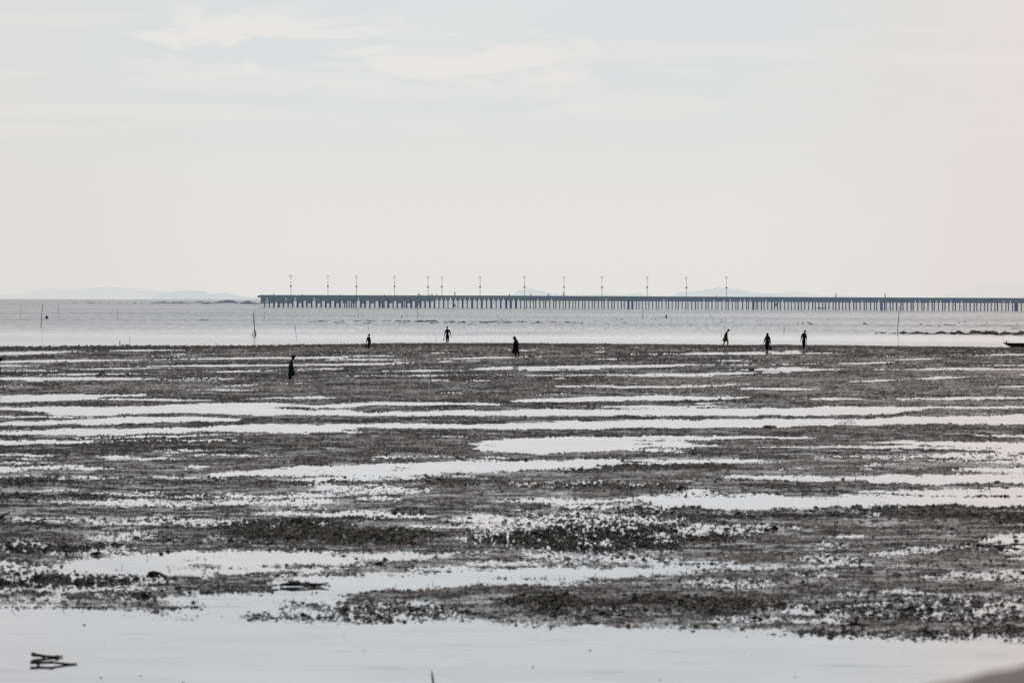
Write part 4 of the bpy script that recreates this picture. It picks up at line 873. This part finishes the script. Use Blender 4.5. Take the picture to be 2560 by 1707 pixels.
# 7: man in green
q, loc, ppm = frame(1890, 820, 15.68, 2009.5, 873)
J = dict(pelvis=q(1870,480), chest=q(1890,300), neck=q(1905,190), head=q(1917,130), sh_l=q(1820,235), el_l=q(1780,370), ha_l=q(1763,500), sh_r=q(1955,245), el_r=q(1970,380,.03), ha_r=q(1982,500,.0),
         hip_l=q(1845,530), kn_l=q(1860,670), an_l=q(1862,810), to_l=q(1850,828,.05), hip_r=q(1900,530), kn_r=q(1892,670,.06), an_r=q(1870,815,.12), to_r=q(1868,830,.0))
person('slim man in a dark green shirt and tapered trousers holding a clear bag', loc, J, (.3,-1,0), mats={}, width=.98, clothes=[('shirt','shirt',cloth('green_shirt',(.006,.034,.020)),1.05,.03,1.0),('legs','trousers',cloth('black_trousers',(.009,.009,.012)),1.8,.9)])
bag('clear_bag', 'see-through plastic bag with dark shells in the hand of the man in green', 'bag', loc, [(q(1985,0).x,-.03,q(0,560).z,.02,.02),(q(1980,0).x,-.03,q(0,620).z,.06,.04),(q(1972,0).x,-.03,q(0,690).z,.085,.06),(q(1970,0).x,-.03,q(0,715).z,.05,.04)], simple('clear_plastic', (.5,.52,.5), .3, .1, 5, transp=.55), [q(1983,520,-.02), q(1985,565,-.03)])
# 8: at the left edge
q, loc, ppm = frame(0, 880, 26.13, -6, 944)
J = dict(pelvis=q(-230,980), chest=q(-190,740), neck=q(-60,610), head=q(15,500), sh_l=q(-130,680,-.15), el_l=q(-110,860,-.17), ha_l=q(-70,1040,-.15), sh_r=q(-130,680,.15), el_r=q(-100,880,.15), ha_r=q(-60,1060,.12),
         hip_l=q(-220,1040,-.08), kn_l=q(-130,1300,-.08), an_l=q(-110,1560,-.08), to_l=q(-40,1640,-.08), hip_r=q(-220,1040,.08), kn_r=q(-200,1320,.08), an_r=q(-260,1580,.08), to_r=q(-200,1640,.08))
person('stooping dark figure cut off by the left edge of the photo', loc, J, (.9,0,-.4), mats={'hair': cloth('dark_cap', (.006,.006,.007))}, hair='cap', clothes=[('shirt','shirt',DARK,1.2,.02,1.0),('legs','trousers',DARK,1.8,1.0),('skirt','apron',DARK,[(q(-140,0).x,0,q(0,940).z,.15,.13),(q(-110,0).x,0,q(0,1200).z,.14,.13),(q(-110,0).x,0,q(0,1450).z,.14,.13)])])
# 9 & 10: waist deep in the sea
def wader(px, py, label, arms, face):
    Yg = ground_y(px, py); loc = at(px, py, Yg); loc.z -= .02
    J = dict(pelvis=(0,0,-.05), chest=(.02,0,.32), neck=(.02,0,.52), head=(.03,0,.66), **arms)
    return person(label, loc, J, face, mats={}, legs=False, width=1.1, clothes=[('shirt','shirt',cloth('wet_dark_shirt',(.018,.02,.023)),1.3,.0,1.08)]), loc
wader(116.6, 797, 'person standing waist deep in the sea beside a tall leaning stake', dict(sh_l=(-.17,0,.44), el_l=(-.33,-.05,.26), ha_l=(-.12,-.2,.12), sh_r=(.2,0,.44), el_r=(.33,-.05,.22), ha_r=(.14,-.2,.12)), (0,-1,-.2))
_, wl = wader(1665.5, 795.3, 'angler standing waist deep in the sea holding a rod out to the left', dict(sh_l=(-.1,-.12,.44), el_l=(-.16,-.15,.30), ha_l=(-.33,-.1,.30), sh_r=(.12,.12,.44), el_r=(.0,.1,.28), ha_r=(-.30,.02,.31)), (-1,-.2,-.1))
pr = 1 / (F / wl.y)
tag(MB().tube([wl + Vector((-.1,-.05,.30)), wl + Vector((-.4,-.05,.33)), wl + Vector((-2.5,-.05,.52))], [.016,.014,.006], 5).build('fishing_rod', WOOD), 'long thin fishing rod held by the angler in the sea', 'fishing rod')
# people on the pier (small)
def standing(px, label, hgt, sway=0, face=(1,0,0), arm=0.0):
    Yp = pier_Y(px) + 1.0; b = at(px, ytop(px) + .9, pier_Y(px)); loc = Vector((at(px, 740, Yp).x, Yp, b.z)); k = 1
    J = dict(pelvis=(0,0,.88), chest=(.02+sway*.1,0,1.22), neck=(.03+sway*.16,0,1.43), head=(.06+sway*.2,0,1.56), sh_l=(.02,-.17,1.36), el_l=(.0+arm,-.2,1.10), ha_l=(.08+arm*2,-.2,.9+arm), sh_r=(.02,.17,1.36), el_r=(-.06,.2,1.1), ha_r=(-.04,.2,.86),
             hip_l=(0,-.08,.82), kn_l=(.09,-.08,.46), an_l=(.13,-.08,.06), to_l=(.25,-.08,.03), hip_r=(0,.08,.82), kn_r=(-.05,.08,.46), an_r=(-.16,.08,.08), to_r=(-.05,.08,.03))
    return person(label, loc, J, face, scale=hgt/1.67, mats={'skin': FARP, 'hair': FARP}, fingers=False, width=1.25, group='people on the pier', clothes=[('shirt','shirt',FARP,.8,.04,1.1),('legs','trousers',FARP,1.7,1.15)])
standing(1137, 'person standing on the pier with one arm lifted, right of the close lamp pair', 1.72, 0, (-1,0,0), .12)
standing(1409.3, 'tall person standing at the foot of a pier lamp', 1.85, .6)
standing(2090, 'left one of two people walking on the pier at right', 1.72, -.2, (-1,0,0))
standing(2212.5, 'right one of two people walking on the pier, furthest right', 1.68, -.3, (-1,0,0))
def sitting(px, label, hgt, face=1):
    Yp = pier_Y(px) + .1; b = at(px, ytop(px) + .2, pier_Y(px)); loc = Vector((at(px, 740, Yp).x, Yp, b.z)); f = face
    J = dict(pelvis=(0,0,.12), chest=(.06*f,0,.45), neck=(.12*f,0,.66), head=(.17*f,0,.79), sh_l=(.08*f,-.17,.58), el_l=(.2*f,-.2,.38), ha_l=(.36*f,-.12,.36), sh_r=(.08*f,.17,.58), el_r=(.2*f,.2,.36), ha_r=(.36*f,.12,.38),
             hip_l=(.05*f,-.09,.12), kn_l=(.36*f,-.1,.42), an_l=(.42*f,-.1,.06), to_l=(.53*f,-.1,.03), hip_r=(.05*f,.09,.12), kn_r=(.34*f,.1,.44), an_r=(.38*f,.1,.06), to_r=(.5*f,.1,.03))
    return person(label, loc, J, (f,0,-.2), scale=hgt/.9, mats={'skin': FARP, 'hair': FARP}, fingers=False, width=1.2, group='people on the pier', clothes=[('shirt','shirt',FARP,.8,.02,1.1),('legs','trousers',FARP,1.6,1.1)])
for px, hg, f, lb in ((1045.5, .95, 1, 'person sitting on the pier edge above a stake topped by a bird'), (1051, .55, -1, 'low crouching person right behind the sitter left of the lamp pair'),
                      (1073.5, .55, -1, 'crouching person just right of the left lamp of the close pair'), (1079, .85, 1, 'person sitting upright between the lamps of the close pair'), (1091.5, .7, -1, 'person crouching left of the right lamp of the close pair'),
                      (1274.5, .85, -1, 'person squatting on the pier left of the dark-panelled lamp'), (1326.8, .75, 1, 'person leaning over while sitting right of the dark-panelled lamp'), (1369.5, .9, 1, 'person sitting on the pier left of the one standing at a lamp'),
                      (1792, .6, -1, 'person whose head shows above the deck left of the rightmost lamp')):
    sitting(px, lb, hg, f)

# ------------------------------------------------------------------ stakes
def stake(pts, r, label, mat=WOOD, nm='stake', grp='wooden stakes in the shallows', n=6):
    (x1, y1) = pts[-1]; Yg = ground_y(x1, y1); P = []
    for (x, y) in pts: P.append(at(x, y, Yg))
    P[-1].z -= .35
    base = P[-1].copy(); Q = [p - base for p in P]
    if len(Q) == 2: Q.insert(1, Q[0].lerp(Q[1], .5) + Vector((random.uniform(-.02,.02), 0, 0)))
    rr = [r * (.65 + .35 * i / (len(Q)-1)) for i in range(len(Q))]
    o = MB().tube(Q, rr, n).build(nm, mat); o.location = base; return tag(o, label, 'stake', grp)
stake([(52.3,760),(52,780),(52,796)], .035, 'leftmost thin stake, upright in the open sea', WOODF)
stake([(106.6,760),(104.5,785),(102,818)], .045, 'tall leaning stake left of the person waist deep in the sea')
stake([(146.2,762),(146.6,796)], .033, 'thin upright stake right of the person waist deep in the sea', WOODF)
stake([(294,770),(293.8,796)], .035, 'lone thin stake in the sea below the low rocky spit', WOODF)
stake([(299.6,851),(299,867)], .045, 'short thick post at the weedy edge of the flat, at left')
stake([(324.6,842),(324.6,864)], .018, 'thin stick just right of a short thick post at the water edge')
stake([(660,770),(660.5,780),(661.4,796)], .04, 'thin stake in the sea just below the end of the pier', WOODF)
stake([(895.8,778),(896,795)], .05, 'stake in the sea midway along the pier head', WOODF)
stake([(1004,789),(1004.2,794.5)], .10, 'short thick stump sticking out of the sea under the pier head')
stake([(1044.8,765),(1044,780),(1044.5,795)], .045, 'tall crooked stake with a bird on top', WOODF)
stake([(731.5,788),(735,812),(739.5,832),(743.6,849.5)], .016, 'long thin bent cane leaning left, at the water edge', WOODF)
stake([(737.8,811),(738.2,825)], .03, 'short stick beside the long bent cane', WOODF)
stake([(920.2,815.5),(920,823.5)], .045, 'short stick in the sea above the child', WOODF)
stake([(1090.2,841.5),(1091.4,856)], .02, 'thin stick at the water edge left of the man in knee shorts')
stake([(1229.2,848),(1230,855)], .014, 'tiny stick at the water edge left of the hooded figure')
stake([(1606.2,773),(1605.8,786),(1607.2,795)], .04, 'left of two stakes standing close together in the sea', WOODF)
stake([(1608.4,774),(1608.6,786),(1607.6,795)], .04, 'right of two stakes standing close together in the sea', WOODF)
stake([(1770.6,773),(1774.5,781),(1778,794.5)], .035, 'curved stake leaning left in the sea', WOODF)
stake([(1810.6,815),(1809.8,825.5)], .035, 'faint stick in the sea above the bent person in yellow', WOODF)
stake([(1803.5,829),(1803.6,842)], .025, 'thin stick in the water left of the bent person in yellow', WOODF)
stake([(1960.2,814),(1960,832.5)], .035, 'upright stick in the sea between the woman and the man in green')
stake([(2248.5,766),(2247,790),(2244.8,812),(2243.3,835)], .045, 'tallest stake at right, rising in front of the pier by the rock bank')
# cluster of stakes
cl = 'stakes of the leaning cluster left of the pier'
stake([(633.6,781),(634.6,803),(636.5,823),(638.2,832),(637.6,840.3)], .058, 'thickest leaning pole of the stake cluster left of the pier', grp=cl)
stake([(637.8,776),(637,793),(636,806),(635,840)], .022, 'thin tall cane behind the thick leaning pole of the cluster', WOODF, grp=cl)
stake([(639.0,828),(639.8,840.3)], .04, 'short right hand prop of the stake cluster', grp=cl)
stake([(635,825),(634.8,840.3)], .035, 'short upright post under the thick leaning pole', grp=cl)
stake([(632,830.5),(631.5,840)], .04, 'stubby post just left of the stake cluster', grp=cl)
stake([(627,837.5),(627,840)], .035, 'tiny stump furthest left beside the stake cluster', grp=cl)
stake([(642,817),(641.3,840)], .012, 'thin reed right of the stake cluster', WOODF, grp=cl)
# bird on the stake
tp = at(1045, 763.8, ground_y(1044.5, 795))
bd = empty('bird', tp, 'small dark bird perched on a crooked stake under the pier', 'bird')
MB().blob((0,0,.12), (.10,.16,.13), 10, 8).blob((.05,0,.27), (.05,.05,.06), 8, 6).tube([(.08,0,.27),(.17,0,.26)], [.016,.004], 5).tube([(-.05,0,.08),(-.26,0,-.04)], [.05,.015], 6, .5).build('body', DARK, bd, True)
for sx in (-.03, .03): MB().tube([(sx,0,.02),(sx,0,-.06)], .008, 5).build('leg', DARK, bd)

# ------------------------------------------------------------------ boats
def canoe(loc, Lh, beam, dep, label, mat, extras=True, nm='canoe', rise=.45):
    r = empty(nm, loc, label, 'boat'); rings = []; n = 26; m = 9; inner = []
    for i in range(n + 1):
        u = i / n; x = (u - .5) * Lh; e = abs(2*u - 1); w_ = beam/2 * max(.02, (1 - e**3.2)); sh = dep * (1 + rise * max(0, e - .75) * 2.2 * e)
        keel = dep * .98 * max(0, (e - .80) / .20) ** 1.5
        ring = []
        for k in range(m):
            a = -math.pi/2 + math.pi * k / (m-1)          # from one gunwale down to the other
            yy = math.sin(a) * w_; zz = keel + (sh - keel) * (1 - math.cos(a) ** .7)
            ring.append((x, yy, zz))
        for k in range(m):
            a = math.pi/2 - math.pi * k / (m-1)
            yy = math.sin(a) * max(.005, w_ - .04); zz = keel + .05 + (sh - keel - .02) * (1 - math.cos(a) ** .7)
            ring.append((x, yy, min(zz, sh + .01)))
        rings.append(ring)
    MB().loft(rings).build('hull', mat, r, True)
    if extras:
        for i, x in enumerate((-.3, 0, .3)):
            MB().box(x*Lh-.1, x*Lh+.1, -beam/2*.85, beam/2*.85, dep*.78, dep*.82).build('thwart', WOOD, r)
    return r
BOATM = simple('tarred_boat_wood', (.013,.012,.011), .7, .3, 4)
Yb = ground_y(2540, 866.3); pl = at(2508, 866.3, Yb); ppm = F / Yb
cn = canoe(Vector((pl.x + 3.9, Yb, -drop(pl.x, Yb) - .02)), 7.8, 1.1, .34, 'long low black wooden boat at the right edge, moored at the water line', BOATM, rise=.25)
x0 = -3.9
MB().tube([(x0 + .32, 0, .33), (x0 + .31, 0, .62)], [.055, .02], 6).build('bow_post', BOATM, cn)
MB().tube([(x0 - .06, 0, .56), (x0 + .5, 0, .55)], .012, 5).build('bow_rod', WOOD, cn)
# small outrigger beyond the pier
Yb = ground_y(2055, 771.6); p = at(2055, 771.6, Yb)
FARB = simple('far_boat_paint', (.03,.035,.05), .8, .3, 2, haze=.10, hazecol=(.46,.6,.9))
ob = canoe(Vector((p.x, Yb, p.z)), 24 / F * Yb, .7, .30, 'small dark outrigger boat floating behind the pier piles', FARB, False)
for x in (-.25, .25):
    MB().tube([(x*3, -1.2, .35), (x*3, 0, .48), (x*3, 1.2, .35)], .05, 6).build('outrigger_boom', FARB, ob)
for sy in (-1.2, 1.2): MB().tube([(-1.6, sy, .22), (1.6, sy, .22)], .06, 6).build('outrigger_float', FARB, ob)
Yb = ground_y(1941, 765); p = at(1941, 765, Yb)
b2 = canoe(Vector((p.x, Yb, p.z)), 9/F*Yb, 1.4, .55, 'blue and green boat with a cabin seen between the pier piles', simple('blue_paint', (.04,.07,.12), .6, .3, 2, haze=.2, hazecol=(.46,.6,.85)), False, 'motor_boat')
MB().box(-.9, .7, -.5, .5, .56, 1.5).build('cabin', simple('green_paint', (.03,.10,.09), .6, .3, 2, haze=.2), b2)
Yb = ground_y(1137.6, 766); p = at(1137.6, 766, Yb)
b3 = canoe(Vector((p.x, Yb, p.z)), 6.5/F*Yb, .9, .5, 'tiny grey dinghy glimpsed through the piles under the standing person', FARB, False, 'dinghy')
MB().blob((-.3,0,.8), (.35,.3,.42), 8, 6, .1).build('load', FARB, b3, True)

# ------------------------------------------------------------------ driftwood and rocks on the flat
def rock(px, py, wpx, hpx, label, nm='rock', mat=None):
    Yg = ground_y(px, py); p = at(px, py, Yg); k = Yg / F
    hpx *= .62; mb = MB().blob((0,0,0), (wpx/2*k, wpx/2*k*.9, hpx*k), 16, 9, .16, True); mb.blob((wpx*.25*k,0,0), (wpx/4*k, wpx/4*k, hpx*.7*k), 12, 7, .2, True)
    o = mb.build(nm, mat or WEED, None, True); o.location = (p.x, Yg, p.z + .015); return tag(o, label, 'rock')
rock(1924, 1067, 34, 6, 'flat black weedy rock at the lower rim of a bright pool, right of centre')
rock(608, 937, 14, 5, 'small black lump of mud left of the walker with the blue bag')
rock(318, 936.5, 0.1+9, 5, 'small dark stone beside a thin branch near the left edge')
rock(2089, 1133, 18, 6, 'small dark rock between two pools at centre right')
rock(1800, 998, 8, 4, 'pebble sized dark stone on the edge of a narrow pool')
rock(2474, 1143, 18, 3.5, 'dark rounded rock at the far right of the flat')
def branches(label, nm, paths, r, cx, cy, mat=WEED, cat='driftwood'):
    Yg = ground_y(cx, cy); base = at(cx, cy, Yg); mb = MB()
    for path in paths:
        P = [at(x, y, Yg) - base for x, y in path]
        P = [p + Vector((0, random.uniform(-.02,.02) + .02*i, 0)) for i, p in enumerate(P)]
        mb.tube(P, [r * (1 - .6 * i / max(1, len(P)-1)) * random.uniform(.8, 1.25) for i in range(len(P))], 6)
    o = mb.build(nm, mat, None, True); o.location = base; return tag(o, label, cat)
branches('thin bare branch lying over a narrow pool near the left edge', 'branch', [[(238,937),(246,936),(256,932),(263,921)],[(246,937),(258,935),(268,931),(274,930)],[(256,932),(262,936),(270,936)]], .035, 250, 937.5)
branches('crooked piece of driftwood with an upright stub in a pool below the woman', 'driftwood', [[(1872,924.5),(1877,922.5),(1881,924),(1886,923)],[(1882.5,925),(1883,921),(1882.6,917.5)],[(1874,923),(1879,925)]], .06, 1880, 925)
branches('tangled dead twigs standing in the pool at right', 'twig_tangle', [[(2095,1060),(2105,1052),(2115,1056),(2128,1049),(2140,1060)],[(2110,1060),(2120,1052),(2135,1054),(2142,1062)],[(2128,1060),(2126,1050),(2133,1046)],[(2100,1058),(2125,1058),(2136,1056)]], .010, 2120, 1060)
branches('broken black branch floating in the near water at lower left, upper piece', 'branch', [[(80,1634),(90,1637),(105,1639),(122,1641),(140,1642),(155,1641)],[(84,1638),(84,1632)],[(108,1642),(110,1647)],[(140,1643),(146,1638)]], .026, 118, 1644)
branches('broken black branch floating in the near water at lower left, lower piece', 'branch', [[(76,1655),(100,1656),(125,1655),(150,1658),(172,1661),(190,1661)],[(125,1655),(133,1652)],[(178,1662),(185,1669),(192,1662)],[(95,1658),(98,1664)]], .024, 130, 1662)
branches('thin stick poking up from the near water at bottom centre', 'stick', [[(1083.5,1707),(1081,1692),(1079.5,1676)]], .014, 1083, 1709, cat='stick')
branches('black driftwood with upturned ends on the weedy lower right rim', 'driftwood', [[(2125,1556),(2140,1561),(2158,1562),(2180,1564),(2200,1565),(2240,1556)],[(2140,1562),(2142,1545)],[(2205,1567),(2222,1562),(2242,1557)]], .040, 2175, 1566)
branches('black arched root at the end of the weedy patch, lower left', 'root', [[(372,1434),(385,1430),(400,1434),(412,1442),(421,1460)],[(376,1441),(390,1438),(400,1443)],[(372,1436),(366,1440)]], .030, 395, 1460)
branches('flat black weed raft with one twig, at lower left of centre', 'weed_raft', [[(700,1462),(730,1457),(765,1458),(795,1460),(822,1458)],[(770,1462),(771,1475),(770,1484)],[(715,1462),(760,1463),(810,1462)]], .022, 765, 1466, cat='weed raft')
branches('black weed covered log on the right edge of the flat', 'log', [[(2440,1362),(2470,1363),(2500,1364),(2530,1362),(2555,1360)],[(2455,1345),(2462,1338),(2470,1348)],[(2535,1362),(2542,1358),(2550,1361)]], .026, 2500, 1366)
branches('short dark oar-like plank cut by the left edge', 'plank', [[(-20,1300),(-2,1294),(10,1288),(24,1280)]], .040, 0, 1300)

# ------------------------------------------------------------------ near bank at the lower right corner (far out of focus)
def bank():
    Yb = 11.5; mb = []; nu, nv = 90, 40
    pts = [(2230,1724),(2300,1708),(2370,1692),(2430,1678),(2500,1663),(2570,1650),(2700,1652),(2900,1645),(3300,1640),(3900,1640)]
    U = np.linspace(2230, 3900, nu); TOP = np.interp(U, [p[0] for p in pts], [p[1] for p in pts])
    V = np.zeros((nv, nu, 3))
    for j in range(nv):
        t = j / (nv - 1)
        for i in range(nu):
            p = at(U[i], TOP[i], Yb)
            y = Yb + 2.4 - 7.5 * t; bulge = -(.32 - t) * 7.5 * .30 if t < .32 else -((t - .32) * 1.0) ** 2 * .8
            z = p.z + bulge + .003 * math.sin(i*.9 + j*.7) + .004 * math.sin(i*.23 - j*.31)
            V[j, i] = (p.x + (y - Yb) * .08, y, z)
    return np_mesh('sand_bank', V.reshape(-1, 3), grid_faces(nv, nu)[:, ::-1], simple('beach_sand', (.28,.235,.215), .9, .15, 5))
tag(bank(), 'brown grey sandy shore bank close to the camera', kind='structure')

# ------------------------------------------------------------------ render settings
sc = bpy.context.scene
sc.view_settings.view_transform = 'Standard'; sc.view_settings.look = 'None'; sc.view_settings.exposure = 0
sc.cycles.max_bounces = 5; sc.cycles.diffuse_bounces = 2; sc.cycles.glossy_bounces = 4; sc.cycles.transparent_max_bounces = 8
sc.cycles.sample_clamp_indirect = 3; sc.cycles.sample_clamp_direct = 1.8; sc.cycles.use_denoising = False
